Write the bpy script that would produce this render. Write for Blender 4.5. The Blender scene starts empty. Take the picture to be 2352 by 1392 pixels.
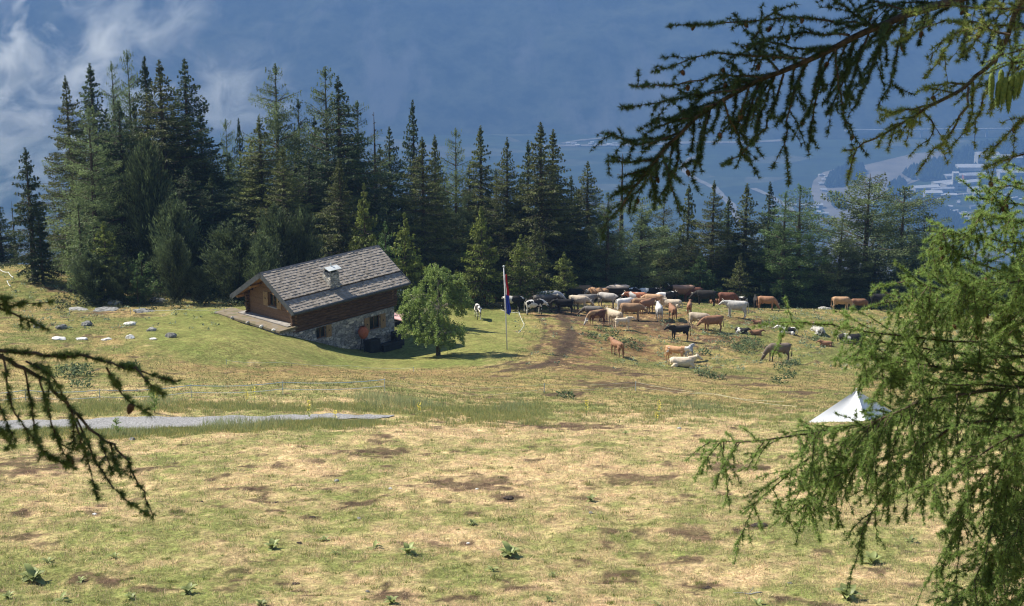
import bpy, bmesh, math, random
import numpy as np
from mathutils import Vector, Matrix
random.seed(7); RG = np.random.default_rng(7)
SC = bpy.context.scene; COL = SC.collection
# ------------------------------------------------------------------ camera, sky, sun, exposure
FPX = 3900.0; PITCH = math.radians(15.5)
FW = np.array([0, math.cos(PITCH), -math.sin(PITCH)]); UP = np.array([0, math.sin(PITCH), math.cos(PITCH)]); RT = np.array([1., 0, 0])
cam = bpy.data.cameras.new('camera'); camo = bpy.data.objects.new('camera', cam); COL.objects.link(camo)
cam.sensor_width = 36; cam.lens = FPX / 2352 * 36; cam.clip_start = 0.1; cam.clip_end = 30000
camo.rotation_euler = (math.radians(90) - PITCH, 0, 0); SC.camera = camo
cam.dof.use_dof = True; cam.dof.focus_distance = 40; cam.dof.aperture_fstop = 13
SUNV = Vector((-0.91, 0.41, 0)).normalized() * math.cos(math.radians(45)); SUNV.z = math.sin(math.radians(45))
W = bpy.data.worlds.new('World'); SC.world = W; W.use_nodes = True
sky = W.node_tree.nodes.new('ShaderNodeTexSky'); sky.sky_type = 'NISHITA'; sky.sun_disc = False
sky.sun_elevation = math.radians(45); sky.sun_rotation = math.atan2(SUNV.x, SUNV.y); sky.altitude = 1700
bg = W.node_tree.nodes['Background']; W.node_tree.links.new(sky.outputs[0], bg.inputs[0]); bg.inputs[1].default_value = 0.07
sl = bpy.data.lights.new('sun', 'SUN'); sl.energy = 5.0; sl.angle = math.radians(0.5); sl.color = (1, .93, .80)
slo = bpy.data.objects.new('sun', sl); COL.objects.link(slo); slo.rotation_euler = SUNV.to_track_quat('Z', 'Y').to_euler()
SC.view_settings.view_transform = 'Standard'; SC.view_settings.look = 'None'; SC.view_settings.exposure = 1.45; SC.view_settings.gamma = 1
SC.cycles.max_bounces = 6; SC.cycles.volume_bounces = 1; SC.cycles.transparent_max_bounces = 6
SC.cycles.diffuse_bounces = 3; SC.cycles.use_denoising = True; SC.cycles.use_adaptive_sampling = False; SC.cycles.pixel_filter_type = 'BLACKMAN_HARRIS'; SC.cycles.filter_width = 1.15

# ------------------------------------------------------------------ helpers
def ray(px, py):
    px = np.asarray(px, float); py = np.asarray(py, float)
    return (px[..., None] - 1176) * RT - (py[..., None] - 696) * UP + FPX * FW
def at_y(px, py, Y):
    r = ray(px, py); return r * (np.asarray(Y, float)[..., None] / r[..., 1:2])
def at_z(px, py, z):
    r = ray(px, py); return r * (z / r[..., 2:3])

_lat = np.random.default_rng(3).random((256, 256))
def vnoise(x, y, s=1.0, o=1, seed=0):
    x = np.asarray(x, float) / s + seed * 17.3; y = np.asarray(y, float) / s + seed * 9.1; t = 0; a = 1; n = 0
    for k in range(o):
        xi = np.floor(x).astype(int); yi = np.floor(y).astype(int); fx = x - xi; fy = y - yi
        fx = fx * fx * (3 - 2 * fx); fy = fy * fy * (3 - 2 * fy); g = lambda i, j: _lat[(xi + i) & 255, (yi + j) & 255]
        t = t + a * ((g(0, 0) * (1 - fx) + g(1, 0) * fx) * (1 - fy) + (g(0, 1) * (1 - fx) + g(1, 1) * fx) * fy)
        n += a; a *= .5; x = x * 2.03 + 5.7; y = y * 2.03 + 1.3
    return t / n

def setp(o, label=None, cat=None, group=None, kind=None):
    if label: o['label'] = label
    if cat: o['category'] = cat
    if group: o['group'] = group
    if kind: o['kind'] = kind
    return o
def link(name, me, parent=None, mat=None):
    o = bpy.data.objects.new(name, me); COL.objects.link(o)
    if parent is not None: o.parent = parent
    if mat is not None and me is not None:
        if not me.materials: me.materials.append(mat)
    return o
def empty(name, loc, rz=0, s=1.0, **k):
    o = bpy.data.objects.new(name, None); COL.objects.link(o); o.location = loc; o.rotation_euler = (0, 0, rz); o.scale = (s, s, s); o.empty_display_size = .2
    return setp(o, **k)
def npmesh(name, V, F, col=None, smooth=False):
    V = np.ascontiguousarray(V, dtype=np.float32).reshape(-1, 3); F = np.ascontiguousarray(F, dtype=np.int32); k = F.shape[1]
    me = bpy.data.meshes.new(name); me.vertices.add(len(V)); me.vertices.foreach_set('co', V.ravel())
    me.loops.add(F.size); me.loops.foreach_set('vertex_index', F.ravel()); me.polygons.add(len(F))
    me.polygons.foreach_set('loop_start', np.arange(0, F.size, k, dtype=np.int32))
    if smooth: me.polygons.foreach_set('use_smooth', np.ones(len(F), bool))
    me.update(calc_edges=True)
    if col is not None:
        c = np.ones((len(V), 4), np.float32); c[:, :3] = col
        a = me.color_attributes.new('col', 'FLOAT_COLOR', 'POINT'); a.data.foreach_set('color', c.ravel())
    return me

class MB:
    """collects shapes into one mesh (verts + mixed faces)"""
    def __init__(s): s.v = []; s.f = []
    def add(s, V, F):
        n = len(s.v); s.v += [tuple(map(float, p)) for p in V]; s.f += [[i + n for i in f] for f in F]; return s
    def hexa(s, P):  # 8 points: bottom 4, top 4
        return s.add(P, [(3, 2, 1, 0), (4, 5, 6, 7), (0, 1, 5, 4), (1, 2, 6, 5), (2, 3, 7, 6), (3, 0, 4, 7)])
    def box(s, a, b):
        x0, y0, z0 = a; x1, y1, z1 = b
        return s.hexa([(x0, y0, z0), (x1, y0, z0), (x1, y1, z0), (x0, y1, z0), (x0, y0, z1), (x1, y0, z1), (x1, y1, z1), (x0, y1, z1)])
    def tube(s, P, R, n=8, cap=True):
        P = [Vector(p) for p in P]; rings = []; N = len(P)
        if not hasattr(R, '__len__'): R = [R] * N
        d0 = None; base = len(s.v); V = []
        for i, p in enumerate(P):
            d = (P[min(i + 1, N - 1)] - P[max(i - 1, 0)]).normalized()
            if d0 is None:
                u = d.orthogonal().normalized()
            else:
                u = (u - d * u.dot(d)); u = u.normalized() if u.length > 1e-6 else d.orthogonal().normalized()
            d0 = d; w = d.cross(u)
            for k in range(n):
                a = 2 * math.pi * k / n; V.append(p + (u * math.cos(a) + w * math.sin(a)) * R[i])
        F = [(i * n + k, i * n + (k + 1) % n, (i + 1) * n + (k + 1) % n, (i + 1) * n + k) for i in range(N - 1) for k in range(n)]
        if cap: F += [tuple(range(n))[::-1], tuple((N - 1) * n + k for k in range(n))]
        return s.add(V, F)
    def mesh(s, name, smooth=False):
        me = bpy.data.meshes.new(name); me.from_pydata(s.v, [], s.f); me.update()
        if smooth: me.polygons.foreach_set('use_smooth', [True] * len(me.polygons))
        return me
    def build(s, name, mat, parent=None, smooth=False):
        return link(name, s.mesh(name, smooth), parent, mat)

def lumpy(rx, ry, rz, seed, sub=3, amp=.25, flat=.0):
    bm = bmesh.new(); bmesh.ops.create_icosphere(bm, subdivisions=sub, radius=1); r = random.Random(seed)
    pl = [(Vector((r.gauss(0, 1), r.gauss(0, 1), r.gauss(0, 1))).normalized(), r.uniform(.62, .95)) for _ in range(9)]
    for v in bm.verts:
        for n, d in pl:
            e = v.co.dot(n) - d
            if e > 0: v.co -= n * e * .85
        v.co *= 1 + amp * (float(vnoise(v.co.x * 2 + seed, v.co.y * 2 + v.co.z, 1, 2)) - .5)
        v.co = Vector((v.co.x * rx, v.co.y * ry, v.co.z * rz))
    me = bpy.data.meshes.new('rock'); bm.to_mesh(me); bm.free(); return me

# ------------------------------------------------------------------ materials
def newmat(name):
    m = bpy.data.materials.new(name); m.use_nodes = True; nt = m.node_tree; b = nt.nodes['Principled BSDF']
    b.inputs['Specular IOR Level'].default_value = .25; return m, nt, b
def nn(nt, t, **k):
    n = nt.nodes.new(t)
    for a, v in k.items(): setattr(n, a, v)
    return n
def noise(nt, scale, detail=4, rough=.6, coord='Object', sc=None):
    tc = nn(nt, 'ShaderNodeTexCoord'); mp = nn(nt, 'ShaderNodeMapping'); nt.links.new(tc.outputs[coord], mp.inputs[0])
    if sc: mp.inputs['Scale'].default_value = sc
    n = nn(nt, 'ShaderNodeTexNoise'); n.inputs['Scale'].default_value = scale; n.inputs['Detail'].default_value = detail; n.inputs['Roughness'].default_value = rough
    nt.links.new(mp.outputs[0], n.inputs['Vector']); return n
def ramp(nt, fac, stops):
    r = nn(nt, 'ShaderNodeValToRGB'); e = r.color_ramp.elements
    e[0].position, e[0].color = stops[0][0], (*stops[0][1], 1); e[1].position, e[1].color = stops[1][0], (*stops[1][1], 1)
    for p, c in stops[2:]:
        x = e.new(p); x.color = (*c, 1)
    nt.links.new(fac, r.inputs[0]); return r.outputs[0]
def mix(nt, f, a, b, mode='MIX'):
    m = nn(nt, 'ShaderNodeMix', data_type='RGBA', blend_type=mode)
    for s, v in ((m.inputs['Factor'], f), (m.inputs['A'], a), (m.inputs['B'], b)):
        if hasattr(v, 'links'): nt.links.new(v, s)
        elif isinstance(v, tuple): s.default_value = (*v, 1) if len(v) == 3 else v
        else: s.default_value = v
    return m.outputs['Result']
def bump(nt, b, h, strength=.4, dist=.02):
    u = nn(nt, 'ShaderNodeBump'); u.inputs['Strength'].default_value = strength; u.inputs['Distance'].default_value = dist
    nt.links.new(h, u.inputs['Height']); nt.links.new(u.outputs[0], b.inputs['Normal'])
def mat_n(name, c1, c2, scale=5, rough=.85, bstr=.3, bdist=.02, c3=None, sc=None, detail=5, lo=.35, hi=.65):
    m, nt, b = newmat(name); n = noise(nt, scale, detail, sc=sc)
    st = [(lo, c1), (hi, c2)] + ([((lo + hi) / 2, c3)] if c3 else [])
    nt.links.new(ramp(nt, n.outputs[0], st), b.inputs['Base Color']); b.inputs['Roughness'].default_value = rough
    if bstr: bump(nt, b, n.outputs[0], bstr, bdist)
    return m
def mat_leaf(name, c, trans=.3, var=.25, rough=.6, tcol=None):
    """foliage: per-leaf tone from the 'col' attribute, per-plant tone from object random"""
    m, nt, b = newmat(name); at = nn(nt, 'ShaderNodeAttribute', attribute_name='col'); oi = nn(nt, 'ShaderNodeObjectInfo')
    mr = nn(nt, 'ShaderNodeMapRange'); mr.inputs['To Min'].default_value = 1 - var; mr.inputs['To Max'].default_value = 1 + var
    nt.links.new(oi.outputs['Random'], mr.inputs['Value'])
    cc = mix(nt, 1.0, at.outputs['Color'], c, 'MULTIPLY'); hs = nn(nt, 'ShaderNodeHueSaturation'); nt.links.new(cc, hs.inputs['Color'])
    nt.links.new(mr.outputs[0], hs.inputs['Value']); hs.inputs['Saturation'].default_value = 1.0
    out = nt.nodes['Material Output']; nt.links.new(hs.outputs[0], b.inputs['Base Color']); b.inputs['Roughness'].default_value = rough
    t = nn(nt, 'ShaderNodeBsdfTranslucent'); nt.links.new(hs.outputs[0] if tcol is None else mix(nt, 1.0, hs.outputs[0], tcol, 'MULTIPLY'), t.inputs['Color'])
    ms = nn(nt, 'ShaderNodeMixShader'); ms.inputs[0].default_value = trans
    nt.links.new(b.outputs[0], ms.inputs[1]); nt.links.new(t.outputs[0], ms.inputs[2]); nt.links.new(ms.outputs[0], out.inputs[0]); return m
M = {}
M['bark'] = mat_n('bark', (.035, .026, .018), (.10, .08, .06), 9, .9, .6, .03)
M['twig'] = mat_n('larch_twig', (.025, .018, .012), (.11, .08, .055), 30, .9, .3, .002)
M['rock'] = mat_n('rock', (.14, .14, .13), (.42, .41, .38), 5, .9, .6, .03, detail=8)
M['rockwhite'] = mat_n('pale_rock', (.40, .39, .36), (.75, .74, .70), 6, .9, .5, .02, detail=8)
M['rockdark'] = mat_n('dark_rock', (.05, .05, .048), (.26, .26, .25), 5, .9, .6, .03, detail=8)

# ------------------------------------------------------------------ the house frame (needed by the terrain)
HAZ = math.radians(47.4); E1 = np.array([math.cos(HAZ), math.sin(HAZ), 0]); E2 = np.array([-math.sin(HAZ), math.cos(HAZ), 0])
HP0 = at_y(672, 718, 104.0); HL, HW, HH = 10.2, 6.05, 1.95      # eave corner, roof length, width, rise
def wall_hit(px, py, b):       # pixel -> (a, z) on the long wall plane at offset b inside the eave line
    r = ray(px, py); t = ((HP0 + E2 * b) @ E2) / (r @ E2); p = r * t; return float((p - HP0) @ E1), float(p[2] - HP0[2]), p
def gable_hit(px, py, a):
    r = ray(px, py); t = ((HP0 + E1 * a) @ E1) / (r @ E1); p = r * t; return float((p - HP0) @ E2), float(p[2] - HP0[2]), p
WB = 0.62
# ------------------------------------------------------------------ terrain
CP = []
def cp(px, py, D): CP.append(at_y(px, py, D))
for x in (-300, 300, 900, 1500, 2100, 2700):
    for y, D in ((1392, 34), (1290, 38.5), (1200, 43), (1080, 51.5)): cp(x, y, D)
for x in (-200, 300, 850): cp(x, 1000 if x < 500 else 990, 60); cp(x, 965, 64.5); cp(x, 900, 75); cp(x, 862, 83 if x < 500 else 88)
for x in (1300, 1800, 2300): cp(x, 1000, 60.5); cp(x, 960, 67)
for x, y, D in ((1100, 862, 93), (1100, 915, 79), (1250, 842, 98), (1400, 890, 87), (1700, 905, 87), (1750, 870, 99), (2050, 930, 82), (2300, 900, 90),
                (1400, 820, 109), (1560, 842, 108), (1560, 785, 119), (1790, 836, 112), (2000, 785, 126), (2300, 800, 122), (1690, 737, 128), (1850, 760, 127),
                (1290, 760, 119), (1300, 717, 129), (1450, 738, 126), (1180, 717, 128), (1370, 745, 123), (1480, 695, 138), (1570, 700, 136), (1640, 704, 137), (1750, 708, 140),
                (1900, 713, 145), (2060, 716, 147), (2250, 730, 147), (1300, 694, 137), (1120, 700, 133), (1000, 815, 107), (1165, 803, 108), (1080, 835, 101),
                (1190, 770, 115), (1050, 745, 121), (940, 700, 131),
                (20, 850, 85), (300, 850, 85), (560, 845, 91), (20, 780, 96), (250, 780, 96), (480, 790, 95), (50, 745, 103), (250, 740, 104), (420, 745, 103), (600, 790, 97), (760, 835, 98),
                (200, 705, 115), (350, 703, 116), (500, 706, 113), (40, 700, 112), (0, 655, 120), (80, 652, 121), (0, 608, 134), (-150, 640, 130), (-200, 780, 98), (-300, 700, 115)):
    cp(x, y, D)
for px, py in ((655, 770), (740, 788), (830, 802), (905, 786)): CP.append(wall_hit(px, py, WB)[2])
for px, py in ((740, 788), (830, 802), (905, 786)): CP.append(wall_hit(px, py, WB)[2] - E2 * 1.3 + np.array([0, 0, -.12]))
for a, b, z in ((-.9, .9, -1.42), (-.9, 3, -1.30), (-.9, 5, -1.27), (-.9, 7.2, -1.25), (0, 4, -1.75), (1, 7.6, -1.4), (5, 6.6, -2.4), (9.6, 6.4, -3.6), (3, 3, -2.9), (7, 3, -4.1), (4, 9.5, -2.3), (10.5, 9, -3.7)):
    CP.append(HP0 + E1 * a + E2 * b + np.array([0, 0, z]))
CREST = [(-300, 600), (0, 606), (150, 690), (500, 705), (940, 700), (1250, 696), (1500, 690), (1750, 706), (2000, 715), (2300, 730), (2700, 740)]
for x, y in CREST:
    D0 = {-300: 150, 0: 150}.get(x, 138)
    for dD, dy in ((16 if x < 1000 else 20, 38), (60, 190), (130, 520), (200, 800)): CP.append(at_y(x, y + dy, D0 + dD))
for X in (-60, -25, 0, 25, 60):
    for Y, z in ((24, -11.9), (14, -7.6), (4, -3.3), (-12, 4), (-30, 12)): CP.append(np.array([X, Y, z]))
CP = np.array(CP)
def _tps(r2): return r2 * np.log(r2 + 1e-9)
_s = 50.0; _P = CP[:, :2] / _s; _n = len(_P)
_K = _tps(((_P[:, None] - _P[None]) ** 2).sum(-1)) + np.eye(_n) * 2e-4
_A = np.zeros((_n + 3, _n + 3)); _A[:_n, :_n] = _K; _A[:_n, _n] = 1; _A[:_n, _n + 1:] = _P; _A[_n:, :_n] = _A[:_n, _n:].T
_w = np.linalg.solve(_A, np.concatenate([CP[:, 2], [0, 0, 0]]))
YM = 300.0
def hbase(X, Y):
    X = np.asarray(X, float); Y = np.asarray(Y, float); sh = np.broadcast(X, Y).shape; X = np.broadcast_to(X, sh).ravel(); Y = np.broadcast_to(Y, sh).ravel()
    Yc = np.clip(Y, -30, YM); lim = 22 + np.clip(Yc, 0, 400) * .36; Xc = np.clip(X, -lim, lim); o = np.empty(len(X))
    for i in range(0, len(X), 20000):
        q = np.stack([Xc[i:i + 20000], Yc[i:i + 20000]], 1) / _s
        o[i:i + 20000] = _tps(((q[:, None] - _P[None]) ** 2).sum(-1)) @ _w[:_n] + _w[_n] + q @ _w[_n + 1:]
    return (o - np.maximum(Y - YM, 0) * .5 + np.maximum(-30 - Y, 0) * .4).reshape(sh)
def lawnmask(X, Y):
    """mown lawn round the chalet"""
    P = LAWN; x = np.asarray(X).ravel(); y = np.asarray(Y).ravel(); ins = np.zeros(len(x), bool); d = np.full(len(x), 1e9)
    for (x0, y0), (x1, y1) in zip(P, np.roll(P, -1, 0)):
        c = ((y0 > y) != (y1 > y)) & (x < (x1 - x0) * (y - y0) / (y1 - y0 + 1e-12) + x0); ins ^= c
        t = np.clip(((x - x0) * (x1 - x0) + (y - y0) * (y1 - y0)) / ((x1 - x0) ** 2 + (y1 - y0) ** 2), 0, 1)
        d = np.minimum(d, np.hypot(x - x0 - t * (x1 - x0), y - y0 - t * (y1 - y0)))
    d = np.where(ins, d, -d) + (vnoise(x, y, 3, 2) - .5) * 1.6
    return np.clip(d / 2.4 + .5, 0, 1).reshape(np.asarray(X).shape)
def hgt(X, Y):
    X = np.asarray(X, float); Y = np.asarray(Y, float); h = hbase(X, Y)
    k = 1 - .85 * lawnmask(X, Y)
    h = h + k * ((vnoise(X, Y, 6, 2, 1) - .5) * .22 + (vnoise(X, Y, 1.3, 3, 2) - .5) * .17 + (vnoise(X, Y, .42, 2, 7) - .5) * .07)
    rough = np.clip((Y - 98) / 15, 0, 1) * np.clip((X - 3) / 5, 0, 1)
    return h + k * rough * (vnoise(X, Y * .7, 2.6, 2, 5) - .5) * .35
LAWN = np.zeros((3, 2)) + 1e5
def hit(px, py, h=hbase, D0=20, D1=158):
    D = np.arange(D0, D1, .2); P = at_y(np.full_like(D, px), np.full_like(D, py), D); e = P[:, 2] - h(P[:, 0], P[:, 1])
    k = np.argmax(e < 0)
    if e[k] >= 0: k = int(np.argmin(e[D > 60])) + int((D <= 60).sum())      # sight line grazes the crest
    return float(P[k, 0]), float(P[k, 1])
LAWN = np.array([hit(*p) for p in ((385, 712), (520, 712), (560, 702), (700, 705), (960, 701), (1100, 704), (1190, 722), (1212, 755), (1180, 800), (1130, 838), (960, 846), (760, 840), (560, 838), (440, 830), (330, 800), (330, 745))])
def gp(px, py, dz=0.0):
    x, y = hit(px, py); return Vector((x, y, float(hgt(x, y)) + dz))
def gpd(px, D, dz=0.0):       # column px at distance D
    x = (px - 1176) / (FPX * math.cos(PITCH)) * D; return Vector((x, D, float(hgt(x, D)) + dz))

# surface masks: dirt / dry straw / dark track, traced as patches lying on the ground
def ell(px, py, rx, ry):
    cx, cy = hit(px, py); x1, y1 = hit(px + rx, py); _, yb = hit(px, py + ry); _, yt = hit(px, py - ry)
    return cx, cy, abs(x1 - cx) + .01, max(abs(yt - yb) / 2, .22)
DIRT = [ell(*p) for p in ((1320, 983, 130, 10), (870, 1038, 110, 11), (1050, 1118, 110, 20), (830, 1157, 60, 7), (1165, 1150, 35, 12), (60, 1068, 150, 26), (65, 1237, 75, 9),
        (540, 1314, 60, 11), (1605, 1228, 68, 20), (1470, 1100, 85, 13), (1690, 1075, 85, 8), (885, 1005, 35, 6), (1215, 1060, 40, 6), (1900, 1168, 70, 9), (1395, 1221, 38, 7), (1740, 1212, 30, 8),
        (1420, 1320, 40, 8), (1615, 1336, 42, 7), (700, 1190, 28, 6), (1040, 1372, 60, 7), (1300, 905, 60, 8), (1420, 885, 130, 9), (1480, 862, 60, 6), (660, 1335, 26, 5), (300, 990, 60, 6),
        (1640, 800, 60, 5), (1750, 885, 100, 4), (1850, 905, 60, 4), (1690, 868, 110, 4), (1710, 712, 40, 3), (240, 720, 60, 5), (330, 722, 70, 5), (140, 668, 60, 8), (1300, 792, 48, 34), (1360, 730, 80, 10), (1480, 742, 90, 10), (1530, 752, 70, 9), (1610, 790, 90, 8), (1260, 700, 60, 8), (1420, 712, 90, 7), (1230, 838, 90, 8), (1370, 845, 60, 7))]
DRY = [ell(*p) for p in ((700, 852, 280, 12), (1000, 860, 240, 12), (1360, 855, 160, 22), (1320, 800, 80, 44), (1500, 724, 210, 16), (1350, 724, 120, 16), (1470, 758, 170, 18), (1600, 780, 120, 18),
        (1450, 800, 100, 22), (1200, 700, 60, 6), (1150, 712, 90, 6), (1690, 880, 200, 12), (1000, 980, 500, 22), (1500, 985, 260, 22), (950, 1120, 330, 40), (1550, 1080, 260, 26),
        (1600, 1240, 160, 30), (1700, 1320, 250, 36), (100, 1060, 330, 50), (620, 1040, 200, 20), (1340, 945, 80, 12), (600, 800, 120, 10), (520, 1310, 120, 18), (1900, 1180, 180, 20), (250, 1180, 200, 25))]
GRN = [ell(*p) for p in ((400, 1340, 420, 60), (1200, 1330, 300, 50), (700, 1180, 300, 40), (2000, 1250, 300, 70), (1250, 1030, 300, 20), (350, 1230, 200, 30), (1900, 760, 260, 60), (1850, 840, 120, 30), (1800, 950, 150, 20), (120, 765, 260, 22), (260, 735, 200, 14), (60, 650, 120, 40), (1900, 800, 300, 40), (1650, 850, 150, 14), (1430, 800, 60, 22))]
TRK = [([(1237, 724), (1252, 750), (1250, 775), (1235, 800), (1205, 822), (1150, 838), (1090, 848)], .24), ([(1280, 712), (1300, 735), (1312, 765), (1303, 795), (1285, 820), (1240, 842), (1150, 852)], .62)]
TRK = [(np.array([hit(*p) for p in L]), w) for L, w in TRK]
def pathd(X, Y, L):
    d = np.full(np.shape(X), 1e9)
    for (x0, y0), (x1, y1) in zip(L[:-1], L[1:]):
        t = np.clip(((X - x0) * (x1 - x0) + (Y - y0) * (y1 - y0)) / ((x1 - x0) ** 2 + (y1 - y0) ** 2), 0, 1); d = np.minimum(d, np.hypot(X - x0 - t * (x1 - x0), Y - y0 - t * (y1 - y0)))
    return d
def emask(X, Y, E, soft=.5):
    m = np.zeros(np.shape(X)); nz = (vnoise(X, Y, 1.9, 3, 8) - .5) * 1.9 + (vnoise(X, Y, .45, 4, 18) - .5) * 2.6
    for cx, cy, rx, ry in E:
        r = np.sqrt(((X - cx) / rx) ** 2 + ((Y - cy) / ry) ** 2); m = np.maximum(m, np.clip((1.0 - r + nz * .8) / soft, 0, 1))
    return m
ROAD = [hit(*p) for p in ((-500, 995), (-250, 988), (0, 978), (300, 972), (600, 966), (760, 962), (870, 959), (905, 958))]
ROAD = np.array(ROAD)
def roadm(X, Y): return np.clip((1.1 + .8 * np.clip((-6 - X) / 10, 0, 1) - pathd(X, Y, ROAD) + (vnoise(X, Y, 1.2, 3, 4) - .5) * .7) / .35, 0, 1)
def masks(X, Y):
    dirt = emask(X, Y, DIRT, .45); dry = emask(X, Y, DRY, 1.0); grn = emask(X, Y, GRN, 1.0); lawn = lawnmask(X, Y)
    n = vnoise(X, Y, 3.2, 4, 11); n2 = vnoise(X, Y, .9, 3, 12)
    straw = np.clip(.47 + .75 * (dry - grn) * .55 + (n - .5) * 1.5 + (n2 - .5) * 1.3 + (vnoise(X, Y, .3, 2, 13) - .5) * .9, 0, 1)
    straw = straw * (1 - lawn) + lawn * np.clip((vnoise(X, Y, 3.2, 4, 21) - .40) * 1.9, 0, .7)
    dirt = np.maximum(dirt * (1 - lawn), np.clip((vnoise(X, Y, .9, 4, 31) - .66) * 9, 0, .8) * (1 - lawn))
    trk = np.zeros(np.shape(X))
    for L, w in TRK: trk = np.maximum(trk, np.clip((w - pathd(X, Y, L) + (vnoise(X, Y, .8, 3, 6) - .5) * .6) / .3, 0, 1))
    trk = np.maximum(trk, np.clip((vnoise(X, Y, 1.4, 3, 41) - .62) * 7, 0, 1) * emask(X, Y, DRY[2:11], .6) * np.clip((Y - 80) / 5, 0, 1))
    herd = np.clip(np.maximum(emask(X, Y, DRY[3:9], .5), emask(X, Y, DRY[0:3], .8) * .5), 0, 1) * (1 - lawn)
    return dirt, straw, lawn, trk, herd

def groundcol(X, Y):
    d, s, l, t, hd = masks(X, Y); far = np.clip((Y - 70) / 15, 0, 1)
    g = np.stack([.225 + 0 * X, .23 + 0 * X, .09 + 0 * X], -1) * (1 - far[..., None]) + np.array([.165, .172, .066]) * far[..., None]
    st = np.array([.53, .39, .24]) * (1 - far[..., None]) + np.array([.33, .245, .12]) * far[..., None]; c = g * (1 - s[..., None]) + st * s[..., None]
    lw = np.array([.175, .190, .066]) * (1 - s[..., None]) + np.array([.27, .245, .10]) * s[..., None]; c = c * (1 - l[..., None]) + lw * l[..., None]
    c = c * (1 - .82 * hd[..., None]) + np.array([.175, .10, .060]) * .82 * hd[..., None]
    rim = (np.clip(1 - np.abs(d - .25) / .25, 0, 1) * (d > 0))[..., None] * .45; c = c * (1 - rim) + np.array([.55, .38, .24]) * rim; dd = np.clip((d - .3) / .5, 0, 1)[..., None] * (.68 + .3 * np.clip(vnoise(X, Y, .6, 3, 77) * 2 - .4, 0, 1))[..., None]; c = c * (1 - dd) + np.array([.105, .070, .052]) * dd
    t = t[..., None] * .85; c = c * (1 - t) + np.array([.07, .050, .042]) * t
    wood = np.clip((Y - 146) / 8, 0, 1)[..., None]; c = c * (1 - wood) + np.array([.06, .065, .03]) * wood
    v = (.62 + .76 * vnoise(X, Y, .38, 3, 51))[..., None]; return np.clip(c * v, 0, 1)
def sp(segs):
    o = [segs[0][0]]
    for a, b, st in segs: o += list(np.linspace(a, b, max(2, int(round((b - a) / st)) + 1))[1:])
    return np.array(o)
ys = sp([(-160, -20, 20), (-20, 28, 2), (28, 72, .22), (72, 155, .28), (155, 240, 4), (240, 2300, 60)]); xs1 = sp([(-1, 1, .0025)])
ns = len(xs1); half = 16 + np.clip(ys, 0, None) * .36
X = xs1[None, :] * half[:, None]; Y = np.repeat(ys[:, None], ns, 1); Z = hgt(X, Y)
# outer skirt columns
ext = np.array([1.3, 2, 4, 9]); XL = np.sign(-1) * half[:, None] * ext[::-1][None]; XR = half[:, None] * ext[None]
X = np.concatenate([XL, X, XR], 1); Y = np.repeat(ys[:, None], X.shape[1], 1)
Z = np.concatenate([hgt(XL, Y[:, :4]), Z, hgt(XR, Y[:, :4])], 1)
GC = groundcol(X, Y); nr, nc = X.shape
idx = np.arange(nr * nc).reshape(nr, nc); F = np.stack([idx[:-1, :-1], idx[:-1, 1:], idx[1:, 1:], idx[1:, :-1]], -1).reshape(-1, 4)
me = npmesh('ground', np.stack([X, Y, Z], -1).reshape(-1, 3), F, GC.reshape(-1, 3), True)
m, nt, b = newmat('pasture'); at = nn(nt, 'ShaderNodeAttribute', attribute_name='col'); n1 = noise(nt, 5, 6, .8); n2 = noise(nt, 2.2, 4, .6); n3 = noise(nt, 15, 4, .75)
v = ramp(nt, n1.outputs[0], [(.32, (.42, .40, .38)), (.66, (1.42, 1.40, 1.35))]); c = mix(nt, 1.0, at.outputs['Color'], v, 'MULTIPLY')
c = mix(nt, .6, c, mix(nt, 1.0, c, ramp(nt, n3.outputs[0], [(.35, (.35, .38, .35)), (.65, (1.75, 1.65, 1.5))]), 'MULTIPLY'))
c = mix(nt, ramp(nt, n2.outputs[0], [(.42, (0, 0, 0)), (.62, (.45, .45, .45))]), c, mix(nt, 1.0, c, (.85, 1.12, .8), 'MULTIPLY'))
nt.links.new(c, b.inputs['Base Color']); b.inputs['Roughness'].default_value = 1; b.inputs['Specular IOR Level'].default_value = .05; bump(nt, b, n1.outputs[0], .9, .12)
ground = link('ground', me, None, m); setp(ground, kind='structure')
# gravel road sheet
rd = []; L = ROAD; seg = np.linspace(0, len(L) - 1, 160); cxs = np.interp(seg, range(len(L)), L[:, 0]); cys = np.interp(seg, range(len(L)), L[:, 1])
offs = np.linspace(-1.1, 1.1, 9); RX = np.repeat(cxs[:, None], 9, 1) + 0 * offs; RY = cys[:, None] + offs[None] * (1 + .75 * np.clip((-6 - cxs[:, None]) / 10, 0, 1)) * (1 - np.clip((seg[:, None] - 3.6) / 3.4, 0, 1) * .85); edge = (vnoise(RX, RY, .9, 2, 61) - .5) * .5
RY = RY + edge * (np.abs(offs) > 1.0); RZ = hgt(RX, RY) + .035; ii = np.arange(160 * 9).reshape(160, 9)
me = npmesh('gravel_road', np.stack([RX, RY, RZ], -1).reshape(-1, 3), np.stack([ii[:-1, :-1], ii[:-1, 1:], ii[1:, 1:], ii[1:, :-1]], -1).reshape(-1, 4)[:, ::-1], None, True)
M['gravel'] = mat_n('gravel', (.10, .10, .10), (.34, .335, .335), 14, .95, .7, .03, detail=6)
setp(link('gravel_road', me, None, M['gravel']), kind='structure')

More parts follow.
